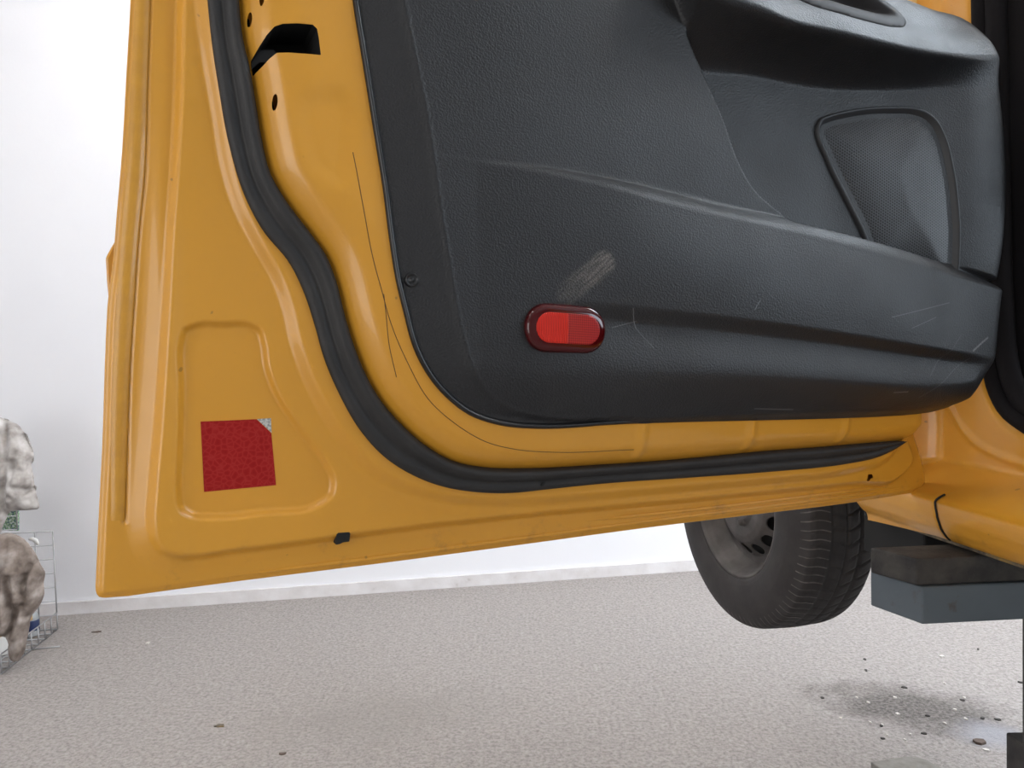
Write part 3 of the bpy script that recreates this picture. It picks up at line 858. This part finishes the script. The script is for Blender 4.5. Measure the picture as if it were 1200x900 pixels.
for i in range(len(ring)):
    for q, z in prof:
        x = ring[i]*(1-q) + ring_in[i]*q
        V.append((x[0], x[1], float(floorN(np.array(x[0]))) + z))
kq = len(prof); nr = len(ring)
Fq = np.array([(i*kq+j, (i+1)*kq+j, (i+1)*kq+j+1, i*kq+j+1) for i in range(nr-1) for j in range(kq-1)])
link('speaker_frame', mesh('speaker_frame', V, Fq[:, ::-1]), MATS['plastic'], door, DM)
def grille_n(S, T):
    d = np.maximum(sdf(spk_in, S, T), 0)
    return floorN(S) - 0.001 + 0.012*(1 - np.exp(-d/0.05))
link('speaker_grille', field('speaker_grille', spk_in, grille_n, 0.004), MATS['grille'], door, DM)

# pull-handle cup in the armrest
t = MT('satin_dark_plastic', (0.022, 0.020, 0.021), 0.6, spec=0.25); MATS['satin'] = t.m
def cup_n(S, T):
    d = sdf(CUP, S, T)
    return panel_n(S, T) + 0.004*np.sin(np.clip(d/0.012, 0, 1)*np.pi/2) - 0.030*ss((d - 0.016)/0.03)
link('pull_cup', field('pull_cup', CUP, cup_n, 0.003, thick=0.003), MATS['satin'], door, DM)

# ------------------------------------------------------------------ body side: sill, jamb, fender
JN = -0.08; SN = -0.09
PW = at_y(860, 589, 1.94)                       # centre of the front wheel's outer face
def bst(P):
    X = np.array(P) - BF.O; return (float(X @ BF.e1), float(X @ BF.e2), float(X @ BF.N))
wa, wt, wn = bst(PW)
p0 = BF.st(1002, 608, 0.01); p1 = BF.st(987, 590, 0.02)
ac = (wa, wt + 0.13); ar = math.hypot(p0[0]-ac[0], p0[1]-ac[1])
arc = []
a0 = math.atan2(p0[1]-ac[1], p0[0]-ac[0])
for i in range(37):
    g = a0 + (math.pi - 2*a0)*i/36 if a0 < 0 else a0 + (math.pi - 2*a0)*i/36
    arc.append((ac[0] + ar*math.cos(g), ac[1] + ar*math.sin(g)))
apx = smooth(BF.sts([(1145, -140), (1147, 0), (1149, 100), (1152, 250), (1156, 380), (1160, 430), (1166, 457), (1180, 483), (1200, 499), (1240, 521)], SN), 5)
a_end = apx[-1]
APR = np.concatenate([apx, smooth([(a_end[0], a_end[1]), (a_end[0]+0.1, a_end[1]-0.012), (0.85, a_end[1]-0.02)], 4)[1:], [(0.88, a_end[1]), (0.88, apx[0][1])]])
body_out = np.array([(0.95, 0.0), (0.5, 0.0), (0.0, 0.0)] + [tuple(p0)] + arc[1:] + [(arc[-1][0]-0.45, arc[-1][1]), (arc[-1][0]-0.5, 0.30), (arc[-1][0]-0.42, 0.52), (-0.36, 0.66), (-0.26, 0.70), (-0.18, 0.98), (0.95, 0.98)])
ac_in = BF.st(1106, 545, JN)[0]
seam = smooth(BF.sts([(1098, 580, .03), (1095, 586, .034), (1097, 600, .032), (1103, 617, .02), (1111, 633, .004)]), 6)
rline = smooth(BF.sts([(1110, 470), (1118, 486), (1132, 508), (1148, 522), (1166, 532), (1200, 545), (1260, 560)], JN), 5)
def body_n(S, T):
    n = np.interp(T, [-0.01, 0.0, 0.006, 0.02, 0.04, 0.055, 0.068, 0.3, 0.6, 1.0], [-0.004, 0.0, 0.008, 0.020, 0.030, 0.0335, 0.034, 0.050, 0.040, -0.03])
    kt = ss((T - 0.064)/0.050); ka = ss((S - (ac_in - 0.075))/0.075)
    n = n*(1 - kt*ka) + JN*kt*ka
    d = nearest(seam, S, T, False)[0]; n = n - 0.008*np.exp(-(d/0.0022)**2)
    d = nearest(rline, S, T, False)[0]; n = n + 0.0035*np.exp(-(d/0.006)**2)*(ka > 0.9)
    dA = sdf(APR, S, T); n = n - 0.008*ss((dA + 0.018)/0.016)
    # rolled arch lip
    dd_ = np.hypot(S - ac[0], T - ac[1]) - ar
    n = n - 0.02*(1 - ss(dd_/0.02))*(T < 0.55)
    return n
me = field('body_side', body_out, body_n, 0.004, [APR])
link('body_side', me, MATS['yellow'], car, BM)['label'] = 'yellow sill, fender and door jamb'

def bbox(name, a0, a1, t0, t1, n0, n1, mat, bev=0.004, parent=car):
    return link(name, prism(name, [(a0, t0), (a1, t0), (a1, t1), (a0, t1)], n0, n1, bev), mat, parent, BM, False)
sc_ = np.stack([seam[:, 0], seam[:, 1], body_n(seam[:, 0] + 0.014, seam[:, 1]) - 0.0008], -1)
link('panel_gap', tube_mesh('panel_gap', [sc_], 0.0017, 6), MATS['void'], car, BM)
t = MT('underbody_grime', (0.03, 0.027, 0.025), 0.85)
t.color(t.ramp(t.noise(22, 5), [(0.3, (0.022, 0.020, 0.020)), (0.7, (0.05, 0.044, 0.038))])); t.bump(t.noise(60, 4), 0.002, 0.6)
MATS['grime'] = t.m
t = MT('flange_dirty', (0.16, 0.12, 0.075), 0.7)
t.color(t.ramp(t.noise(45, 5), [(0.35, (0.05, 0.042, 0.035)), (0.55, (0.17, 0.125, 0.07)), (0.75, (0.30, 0.18, 0.04))])); MATS['flange'] = t.m
bbox('sill_flange', p0[0]+0.06, 0.95, -0.010, 0.004, -0.030, -0.012, MATS['flange'], 0.002)
bbox('underbody', p0[0]-0.02, 0.95, 0.015, 0.055, -1.45, -0.035, MATS['grime'])
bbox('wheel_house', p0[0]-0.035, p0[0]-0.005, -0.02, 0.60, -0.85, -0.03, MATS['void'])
bbox('subframe', -0.31, -0.12, -0.105, 0.03, -1.25, -0.065, MATS['void'])
bbox('engine_bay', -1.25, p0[0]-0.036, 0.10, 0.50, -1.25, -0.24, MATS['grime'])
bbox('bonnet', -1.30, -0.14, 0.60, 0.66, -1.42, 0.0, MATS['yellow'], 0.02)
bbox('cabin_floor', -0.26, 0.95, 0.056, 0.10, -1.42, -0.12, MATS['interior'])
bbox('bulkhead', -0.30, -0.22, 0.10, 0.60, -1.42, -0.13, MATS['interior'])
bbox('far_side', -1.2, 0.95, 0.10, 0.52, -1.46, -1.40, MATS['interior'])
bbox('seat_back', 0.80, 0.93, 0.10, 0.45, -1.35, -0.2, MATS['interior'], 0.03)
bbox('kick_panel', -0.21, 0.06, 0.101, 0.95, -0.16, -0.125, MATS['interior'], 0.01)
bbox('dashboard', -0.20, 0.12, 0.52, 0.74, -1.38, -0.17, MATS['interior'], 0.04)

# aperture seal round the door opening
ap = np.concatenate([apx, APR[len(apx):-2]])
ap3 = np.stack([ap[:, 0] + 0.004, ap[:, 1] + 0.002, np.full(len(ap), SN + 0.002)], -1)
ap3 = resample(ap3, 120)
link('aperture_seal', tube_mesh('aperture_seal', [ap3], 0.0125, 12), MATS['interior'], car, BM)
ap4 = ap3 + np.array([0.020, 0.012, -0.012])
link('aperture_trim', tube_mesh('aperture_trim', [ap4], 0.016, 10), MATS['interior'], car, BM)

# ------------------------------------------------------------------ front wheel
WY = math.radians(14.5)
wo = np.array([-math.cos(WY), -math.sin(WY), 0]); wx = np.array([math.sin(WY), -math.cos(WY), 0])   # outward, rearward
WM = Matrix.Identity(4)
wy = np.cross(wo, wx)
for i in range(3):
    WM[i][0] = wx[i]; WM[i][1] = wy[i]; WM[i][2] = wo[i]; WM[i][3] = PW[i]
t = MT('dusty_tyre_rubber', (0.035, 0.031, 0.030), 0.78)
o_ = t.xyz()
th = t.math('ARCTAN2', o_[1], o_[0]); rad = t.math('SQRT', t.math('ADD', t.math('MULTIPLY', o_[0], o_[0]), t.math('MULTIPLY', o_[1], o_[1])))
ph = t.math('ADD', t.math('MULTIPLY', th, 46.0/math.pi), t.math('MULTIPLY', t.math('SINE', t.math('MULTIPLY', o_[2], 70.0)), 0.2))
ln = t.math('ABSOLUTE', t.math('SUBTRACT', t.math('FRACT', ph), 0.5))
thin = t.ramp(ln, [(0.0, 1.0), (0.045, 0.9), (0.085, 0.0)])
onrib = t.math('MULTIPLY', t.math('GREATER_THAN', o_[2], -0.052), t.math('MULTIPLY', t.math('LESS_THAN', o_[2], 0.009), t.math('GREATER_THAN', rad, 0.283)))
nz = t.ramp(t.noise(28, 4), [(0.35, 0.15), (0.65, 1.0)])
thin = t.math('MULTIPLY', t.math('MULTIPLY', thin, onrib), nz)
c = t.ramp(t.noise(18, 5), [(0.3, (0.018, 0.016, 0.016)), (0.75, (0.034, 0.030, 0.029))])
t.color(t.mix(thin, c, (0.14, 0.125, 0.118))); t.bump(t.noise(200, 3), 0.0006, 0.6)
MATS['tyre'] = t.m
t = MT('grimy_steel_wheel', (0.075, 0.066, 0.062), 0.6, metal=0.15)
t.color(t.ramp(t.noise(16, 5), [(0.3, (0.035, 0.030, 0.028)), (0.65, (0.095, 0.085, 0.080))])); t.bump(t.noise(120, 3), 0.0008, 0.5)
MATS['wheel'] = t.m

rimp = [(0.1835, -0.020), (0.1885, -0.004), (0.1885, 0.002), (0.1860, 0.0045), (0.1815, 0.003), (0.1785, -0.006), (0.1735, -0.012), (0.1690, -0.020), (0.1640, -0.036), (0.1560, -0.046), (0.150, -0.058), (0.150, -0.11), (0.165, -0.165), (0.18, -0.175)]
wheel = link('front_wheel', lathe('front_wheel', rimp, 96), MATS['wheel'], car, WM)
wheel['label'] = 'grimy steel wheel with worn dark tyre'
tp = np.array([(0.1865, -0.012), (0.1870, 0.000), (0.190, 0.006), (0.200, 0.011), (0.214, 0.0142), (0.230, 0.0145), (0.246, 0.0115), (0.260, 0.0065), (0.271, 0.001), (0.279, -0.005), (0.2830, -0.014), (0.2845, -0.028),
               (0.2860, -0.055), (0.287, -0.085), (0.287, -0.100), (0.2860, -0.130), (0.2845, -0.158), (0.281, -0.172), (0.274, -0.180), (0.258, -0.189), (0.228, -0.196), (0.205, -0.192), (0.188, -0.178)])
tp[:, 0] = np.where(tp[:, 0] > 0.19, 0.19 + (tp[:, 0] - 0.19)*1.27, tp[:, 0])
tp = smooth(tp, 5); NP = len(tp); NT = 720
g = np.linspace(0, 2*math.pi, NT, endpoint=False)
Rr = np.repeat(tp[None, :, 0], NT, 0); Zz = np.repeat(tp[None, :, 1], NT, 0); G = np.repeat(g[:, None], NP, 1)
tread = ss((Rr - 0.287)/0.008)
gro = np.zeros_like(Rr)
for zc_ in (-0.058, -0.094, -0.131): gro = np.maximum(gro, 0.006*np.exp(-((Zz - zc_)/0.0032)**4))
fr = lambda x: np.abs((x % 1.0) - 0.5)*2
lat = fr(G/(2*math.pi)*56 + (Zz + 0.094)*14)
gro = np.maximum(gro, 0.005*ss((0.20 - lat)/0.10)*(Zz < -0.097))
lat2 = fr(G/(2*math.pi)*64 - (Zz)*11)
gro = np.maximum(gro, 0.0035*ss((0.16 - lat2)/0.10)*(Zz > -0.091)*(Zz < -0.06))
lat3 = fr(G/(2*math.pi)*64 + np.sin(Zz*70)*0.17)
gro = np.maximum(gro, 0.0018*ss((0.14 - lat3)/0.10)*(Zz >= -0.055))
Rr = Rr - gro*tread
# raised rings and worn scuffs on the side wall
Zr = Zz + 0.0010*np.exp(-((Rr - 0.204)/0.0015)**2)*(Zz > 0) + 0.0012*np.exp(-((Rr - 0.247)/0.0015)**2)*(Zz > 0)
V = np.stack([Rr*np.cos(G), Rr*np.sin(G), Zr], -1).reshape(-1, 3)
ii, jj = np.meshgrid(np.arange(NT), np.arange(NP-1), indexing='ij')
Fq = np.stack([ii*NP+jj, ((ii+1) % NT)*NP+jj, ((ii+1) % NT)*NP+jj+1, ii*NP+jj+1], -1).reshape(-1, 4)
link('tyre', mesh('tyre', V, Fq), MATS['tyre'], wheel, WM)
# wheel disc with vent holes
circ = lambda r, n=72: np.array([(r*math.cos(2*math.pi*i/n), r*math.sin(2*math.pi*i/n)) for i in range(n)])
def ov(ang, r, a, b, n=16):
    out = []
    for i in range(n):
        e = 2*math.pi*i/n; x = r + a*math.cos(e); y = b*math.sin(e)
        out.append((x*math.cos(ang) - y*math.sin(ang), x*math.sin(ang) + y*math.cos(ang)))
    return out
vents = [ov(2*math.pi*(i+0.35)/14, 0.121, 0.0135, 0.0185) for i in range(14)]
def disc_n(S, T):
    r = np.hypot(S, T)
    return np.interp(r, [0, 0.03, 0.034, 0.045, 0.06, 0.085, 0.100, 0.112, 0.128, 0.138, 0.150, 0.16], [-0.028, -0.028, -0.016, -0.014, -0.018, -0.016, -0.020, -0.030, -0.046, -0.052, -0.052, -0.050])
link('wheel_disc', field('wheel_disc', circ(0.1565), disc_n, 0.0025, vents, thick=0.003), MATS['wheel'], wheel, WM)
link('brake_drum', lathe('brake_drum', [(0.0, -0.065), (0.13, -0.065), (0.135, -0.07), (0.135, -0.15), (0.0, -0.15)], 40), MATS['void'], wheel, WM)
me = lathe('wheel_bolt', [(0.0, 0.012), (0.007, 0.012), (0.0085, 0.010), (0.0085, 0.0), (0.011, -0.001), (0.011, -0.006)], 6)
for i in range(4):
    a = 2*math.pi*(i+0.2)/4
    link('wheel_bolt', me if i == 0 else me, MATS['wheel'] if i == 0 else None, wheel, WM @ Matrix.Translation((0.05*math.cos(a), 0.05*math.sin(a), -0.015)))
va = math.radians(196)
vp = [(0.152*math.cos(va), 0.152*math.sin(va), -0.035), (0.148*math.cos(va), 0.148*math.sin(va), -0.018), (0.146*math.cos(va), 0.146*math.sin(va), 0.0)]
link('valve_stem', tube_mesh('valve_stem', [vp], [0.0065, 0.005, 0.0045], 10), MATS['rubber'], wheel, WM)
ax = [(0, 0, -0.15), (0, 0, -0.9)]
link('drive_shaft', tube_mesh('drive_shaft', [ax], 0.018, 12), MATS['grime'], car, WM)

# ------------------------------------------------------------------ lift
t = MT('blue_grey_steel_paint', (0.085, 0.105, 0.12), 0.5)
e_ = t.ramp(t.noise(35, 5), [(0.62, 0.0), (0.72, 1.0)])
t.color(t.mix(e_, t.ramp(t.noise(5, 4), [(0.3, (0.075, 0.092, 0.105)), (0.7, (0.10, 0.122, 0.138))]), (0.07, 0.065, 0.06))); t.bump(t.noise(90, 4), 0.0008, 0.5)
MATS['lift'] = t.m
t = MT('worn_black_rubber', (0.03, 0.028, 0.026), 0.85)
t.color(t.ramp(t.noise(26, 5), [(0.35, (0.022, 0.0205, 0.020)), (0.7, (0.06, 0.054, 0.047))])); t.bump(t.noise(110, 5), 0.0025, 0.7)
MATS['pad'] = t.m
YA = 1.147
f1 = at_y(1081, 732, YA); f2 = at_y(1079, 688, YA)
zt = f2[2]; zb = f1[2]; xa = f1[0]
bk = on_z(1020, 709.6, zb)      # far left lower corner
fr_ = on_z(1200, 726, zb)
fd = (fr_ - f1); fd[2] = 0; fd /= np.linalg.norm(fd)
e_far = bk + fd*1.0
def loop2(*P): return [(p[0], p[1]) for p in P]
lift = empty('vehicle_lift', (float(f1[0]+0.3), float(f1[1]+0.06), 0), 'blue-grey steel lift arm under the yellow sill with a dark column', 'car lift')
arm = link('lift_arm', prism('lift_arm', loop2(f1, f1+fd*1.0, e_far, bk), zb, zt, 0.0025), MATS['lift'], lift, None, False)
# column carrying the arm
cx0 = at_y(1197, 760, YA+0.13); cx0[1] = YA+0.03
link('column', prism('column', rect(cx0[0], cx0[1], cx0[0]+0.16, cx0[1]+0.10), 0.0, zb, 0.004), MATS['pad'], lift, None, False)
sl0 = at_y(1187, 864, YA+0.15); sl0[1] = YA-0.03
link('column_sleeve', prism('column_sleeve', rect(sl0[0], sl0[1], sl0[0]+0.26, sl0[1]+0.20), 0.02, sl0[2], 0.004), MATS['grime'], lift, None, False)
link('base_plate', prism('base_plate', rect(sl0[0]-0.08, sl0[1]-0.1, sl0[0]+0.4, sl0[1]+0.3), 0.0, 0.02, 0.003), MATS['grime'], lift, None, False)
# rubber block between arm and sill
q1 = at_y(1074, 655, YA+0.004); zp = q1[2]
b1 = on_z(1019.5, 641.5, zp); g1 = np.array([f2[0]-0.001, f2[1]+0.004, zp])
q1p = q1; q2p = q1 + fd*0.42; q3p = b1 + fd*0.42
o = link('rubber_block', prism('rubber_block', loop2(q1p, q2p, q3p, b1), zt+0.0006, zp, 0.003), MATS['pad'], None, None, False)
tag(o, 'worn black rubber block on the lift arm, under the yellow sill', 'rubber block')

# ------------------------------------------------------------------ rack with garments at the far left
t = MT('galvanised_wire', (0.42, 0.42, 0.43), 0.4, metal=0.6); MATS['wire'] = t.m
RC = on_z(67.5, 737, 0.004); FC = on_z(-8, 797, 0.004)
rd = -wd; fv = FC - RC; fv[2] = 0
rack = empty('wire_rack', (float(RC[0]-0.2), float(RC[1]-0.1), 0), 'low rack of galvanised wire grid panels standing by the white wall', 'wire rack')
def grid_panel(name, O, a, b, na, nb, r=0.0032):
    O = np.array(O); paths = []
    for i in range(na+1): paths.append([O + a*i/na, O + a*i/na + b])
    for j in range(nb+1): paths.append([O + b*j/nb, O + b*j/nb + a])
    return link(name, tube_mesh(name, paths, r, 6), MATS['wire'], rack)
tilt = np.array([-0.004, 0.0, 0.51])
grid_panel('grid_panel', RC, rd*0.60, tilt, 7, 7)
grid_panel('grid_panel', RC, fv, rd*0.60, 9, 7)
grid_panel('grid_panel', RC, fv, np.array([0, 0, 0.085]), 9, 1)
U0 = RC + rd*0.20 + np.array([0, 0.05, 0.52])
grid_panel('grid_panel', U0, rd*0.45, np.array([0, 0, 0.35]), 6, 5)
link('foot_wire', tube_mesh('foot_wire', [[on_z(38, 761, 0.005), on_z(70, 757.5, 0.005)]], 0.0035, 6), MATS['wire'], rack)

def cloth_mat(name, cols, sc_, seed):
    t = MT(name, cols[0], 0.92, spec=0.1)
    mp_ = t.scaled((1, 1, 1), loc=(seed, seed*0.7, 0))
    nf = t.noise(sc_, 3, 0.55, vec=mp_)
    k_ = len(cols)
    t.color(t.ramp(nf, [(0.32 + 0.36*i/(k_-1), cc) for i, cc in enumerate(cols)]))
    t.bump(t.noise(260, 3), 0.001, 0.5)
    return t.m
MATS['camo_grey'] = cloth_mat('faded_grey_camouflage', [(0.22, 0.20, 0.19), (0.36, 0.335, 0.32), (0.50, 0.475, 0.46), (0.62, 0.60, 0.60)], 11, 1.3)
MATS['camo_brown'] = cloth_mat('brown_camouflage', [(0.13, 0.105, 0.09), (0.20, 0.165, 0.145), (0.29, 0.25, 0.225), (0.40, 0.355, 0.33)], 13, 4.1)
def garment(name, pts, depth_px, thick, mat, label, folds, seed):
    P0 = on_z(depth_px[0], depth_px[1], 0); fr2 = Frame(P0, wd)
    out = smooth(fr2.sts(pts), 5, True)
    rs = np.random.RandomState(seed)
    fl = [fr2.sts(f_) for f_ in folds]
    def nf(S, T):
        d = np.maximum(sdf(out, S, T), 0)
        z = thick*np.sqrt(np.clip(1 - (1 - np.clip(d/0.11, 0, 1))**2, 0, 1))
        for q in fl:
            dd_ = nearest(np.array(q), S, T, False)[0]; z = z - 0.022*np.exp(-(dd_/0.012)**2) + 0.009*np.exp(-((dd_-0.028)/0.014)**2)
        for k_ in range(5):
            a_, b_, c_ = rs.uniform(30, 110), rs.uniform(-30, 30), rs.uniform(0, 6)
            z = z + 0.0045*np.sin(S*a_ + T*b_ + c_)*np.clip(d/0.02, 0, 1)
        return z
    me = field(name, out, nf, 0.006, thick=lambda S, T: -0.5*thick*np.sqrt(np.clip(1 - (1 - np.clip(sdf(out, S, T)/0.08, 0, 1))**2, 0, 1)) - 0.002)
    return tag(link(name, me, mat, None, fr2.matrix()), label, 'clothing')
garment('work_jacket', [(-70, 500), (-30, 488), (0, 489), (6, 491), (14, 494.5), (20, 497), (28, 507), (34, 520), (39, 530), (39.5, 537), (37, 543), (39, 558), (41, 572), (43.5, 583), (45, 596), (36, 597.5), (20, 598.5), (10, 600.5),
        (8, 606), (4, 615), (0, 628), (-30, 650), (-70, 640)], (20, 764), 0.07, MATS['camo_grey'], 'faded grey camouflage garment hanging above the brown one',
        [[(7, 493), (12, 507), (13, 540), (12, 575), (9, 600)], [(29, 510), (35, 528), (36, 540)], [(24, 570), (33, 574), (40, 572)], [(20, 540), (19, 580)]], 3)
garment('camouflage_trousers', [(-70, 640), (-30, 628), (0, 626), (8, 624.5), (18, 626.5), (28, 632), (36, 641), (43, 652), (48, 663), (52.5, 671), (51, 684), (51.5, 697), (46, 710), (40, 718), (37, 722), (34, 737), (31, 752),
        (28, 765), (20, 775), (14, 772), (11, 760), (10, 746), (4, 742), (-20, 745), (-70, 745)], (16, 786), 0.08, MATS['camo_brown'], 'brown camouflage garment draped low over the wire rack',
        [[(33, 672), (34, 690), (34, 718)], [(20, 672), (22, 700), (18, 735)], [(2, 640), (3, 680), (8, 730)], [(40, 660), (34, 680)], [(14, 740), (22, 724), (30, 705)]], 8)
# crates and bottles standing in the rack
t = MT('raw_wood', (0.36, 0.24, 0.11), 0.7); t.color(t.ramp(t.noise(20, 4, vec=t.scaled((1, 8, 8))), [(0.3, (0.30, 0.19, 0.08)), (0.7, (0.46, 0.32, 0.16))])); MATS['wood'] = t.m
t = MT('clear_plastic', (0.75, 0.80, 0.82), 0.15); t.b.inputs['Transmission Weight'].default_value = 0.6; MATS['clear'] = t.m
t = MT('navy_label', (0.02, 0.035, 0.11), 0.4); MATS['navy'] = t.m
t = MT('white_plastic', (0.75, 0.75, 0.74), 0.35); MATS['white_plastic'] = t.m
t = MT('green_print', (0.25, 0.42, 0.18), 0.5); t.color(t.ramp(t.noise(90, 3), [(0.4, (0.62, 0.68, 0.66)), (0.52, (0.20, 0.38, 0.14)), (0.62, (0.08, 0.12, 0.22))])); MATS['packet'] = t.m
bp = on_z(52, 738, 0.0)
bot = empty('bottle', (float(bp[0]), float(bp[1]-0.10), 0.008), 'clear plastic bottle with a navy blue label in the wire rack', 'bottle')
BMx = Matrix.Translation((float(bp[0]), float(bp[1]-0.10), 0.008))
link('bottle_body', lathe('bottle_body', [(0.0, 0.0), (0.028, 0.0), (0.032, 0.006), (0.032, 0.09), (0.028, 0.105), (0.014, 0.125), (0.012, 0.135), (0.0, 0.135)], 24), MATS['clear'], bot, BMx)
link('bottle_label', lathe('bottle_label', [(0.0326, 0.028), (0.0332, 0.030), (0.0332, 0.078), (0.0326, 0.080)], 24), MATS['navy'], bot, BMx)
link('bottle_cap', lathe('bottle_cap', [(0.013, 0.124), (0.0145, 0.126), (0.0145, 0.142), (0.012, 0.145), (0.0, 0.145)], 20), MATS['navy'], bot, BMx)
cp = on_z(0, 772, 0.0)
o = link('wooden_box', prism('wooden_box', [(cp[0]-0.30, cp[1]-0.05), (cp[0]+0.035, cp[1]-0.05), (cp[0]+0.035, cp[1]+0.2), (cp[0]-0.30, cp[1]+0.2)], 0.115, 0.155, 0.003), MATS['wood'], None, None, False)
tag(o, 'strip of raw wood under the brown garment', 'wood')
o = link('white_canister', lathe('white_canister', [(0.0, 0.0), (0.07, 0.0), (0.075, 0.006), (0.075, 0.095), (0.07, 0.104), (0.0, 0.104)], 32), MATS['white_plastic'], None, Matrix.Translation((float(cp[0]-0.045), float(cp[1]+0.06), 0.010)))
tag(o, 'white plastic canister under the strip of wood', 'canister')
kp = at_y(14, 611, RC[1]+0.03)
o = link('printed_packet', prism('printed_packet', [(kp[0]-0.06, -0.045), (kp[0]+0.03, -0.05), (kp[0]+0.036, 0.055), (kp[0]-0.05, 0.06)], 0, 0.012, 0.002), MATS['packet'], None,
         Matrix.Translation((0, float(kp[1])+0.01, float(kp[2]))) @ Matrix.Rotation(math.radians(90), 4, 'X'), False)
tag(o, 'small green and white packet between the two garments', 'packet')
hk = [at_y(u, v, RC[1]-0.14) for u, v in [(34, 632), (38, 631.5), (42, 633.5), (45, 638)]]
o = link('white_hook', tube_mesh('white_hook', [hk], [0.006, 0.010, 0.011, 0.006], 8), MATS['white_plastic'])
tag(o, 'white curved plastic hook on the shoulder of the brown garment', 'hook')

# ------------------------------------------------------------------ things on the floor
t = MT('grey_concrete_block', (0.26, 0.25, 0.225), 0.9); t.color(t.ramp(t.noise(30, 5), [(0.3, (0.21, 0.20, 0.18)), (0.7, (0.30, 0.285, 0.26))])); t.bump(t.noise(120, 4), 0.002, 0.5); MATS['block'] = t.m
blk = [on_z(u, v, 0.07) for u, v in [(1020, 892.5), (1062, 886), (1084, 889), (1114, 905), (1068, 925)]]
o = link('concrete_block', prism('concrete_block', loop2(*blk), 0.0, 0.07, 0.003), MATS['block'], None, None, False)
tag(o, 'flat grey concrete block lying on the floor at the bottom edge', 'block')
def chip(name, u, v, w_px, h_px, mat, label, ang=0.0, hgt=0.008, group=None):
    P = on_z(u, v, 0); sc2 = P[1]/F
    a = w_px*sc2/2; b = max(h_px*sc2*1.8/2, a*0.35)
    rs = random.Random(int(u*7+v))
    pts = []
    for i in range(6):
        e = 2*math.pi*(i + rs.uniform(-0.3, 0.3))/6; r = rs.uniform(0.45, 1.15)
        x = a*r*math.cos(e); y = b*r*math.sin(e)
        pts.append((x*math.cos(ang) - y*math.sin(ang), x*math.sin(ang) + y*math.cos(ang)))
    o = link(name, prism(name, pts, 0.0, hgt*0.7), mat, None, Matrix.Translation((float(P[0]), float(P[1]), 0.0)), False)
    return tag(o, label, 'debris', group)
t = MT('pale_chip', (0.66, 0.62, 0.58), 0.7); MATS['pale'] = t.m
t = MT('dark_chip', (0.03, 0.025, 0.022), 0.7); MATS['dark'] = t.m
t = MT('rust_chip', (0.09, 0.06, 0.045), 0.7); MATS['rust'] = t.m
chip('dark_shard', 1147, 870, 15, 7, MATS['rust'], 'largest dark shard lying beside the pale wet patch on the floor', -0.5, 0.012)
chip('pale_sliver', 1156, 879, 9, 3, MATS['pale'], 'pale sliver touching the largest dark shard', -0.6, 0.004)
chip('pale_flake', 1104, 769.5, 10, 3, MATS['pale'], 'lone pale flake on clean floor below the lift arm', 0.0, 0.006)
for (u, v, w_) in [(1018, 824, 4), (1107, 801, 4), (1119, 832, 4), (1034, 850, 4.5), (1040, 862, 4), (1049, 818, 4), (1130, 818, 3.5), (1060, 867, 3.5), (1067, 861, 3.5), (1004, 818, 3), (985, 842, 4.5), (1107, 848, 4), (1132, 843, 3.5), (1020, 847, 3), (1052, 837, 6)]:
    chip('pale_crumb', u, v, w_, 3, MATS['pale'], 'tiny pale crumb scattered on the dark stained floor', 0.2, 0.006, 'pale crumbs on the stain')
for (u, v, w_) in [(1087, 839, 8), (1083, 860, 7), (1034, 866, 7), (1128, 821, 8), (1169, 844, 9), (1151, 842, 5), (1060, 806, 8), (964, 818, 5), (1013, 773, 5), (1015, 786, 4), (1146, 761, 3), (1033, 851, 6), (1196, 800, 6)]:
    chip('dark_crumb', u, v, w_, 3, MATS['dark'], 'small dark crumb scattered on the floor around the stain', -0.3, 0.006, 'dark crumbs around the stain')
for (u, v, w_, lb) in [(112, 741, 12, 'dark flake on the floor nearest the baseboard'), (331, 884, 12, 'dark crumb on the floor near the bottom edge, left half')]:
    chip('dark_flake', u, v, w_, 3, MATS['rust'], lb, 0.1, 0.006)
chip('rusty_flake', 258, 851, 14, 5, MATS['flange'], 'brownish flake on the pale floor below the sticker corner of the door', 0.2, 0.005)
chip('pale_pebble', 173, 754, 6, 3, MATS['pale'], 'pale pebble on the floor below the lower rear corner of the door', 0.2, 0.007)
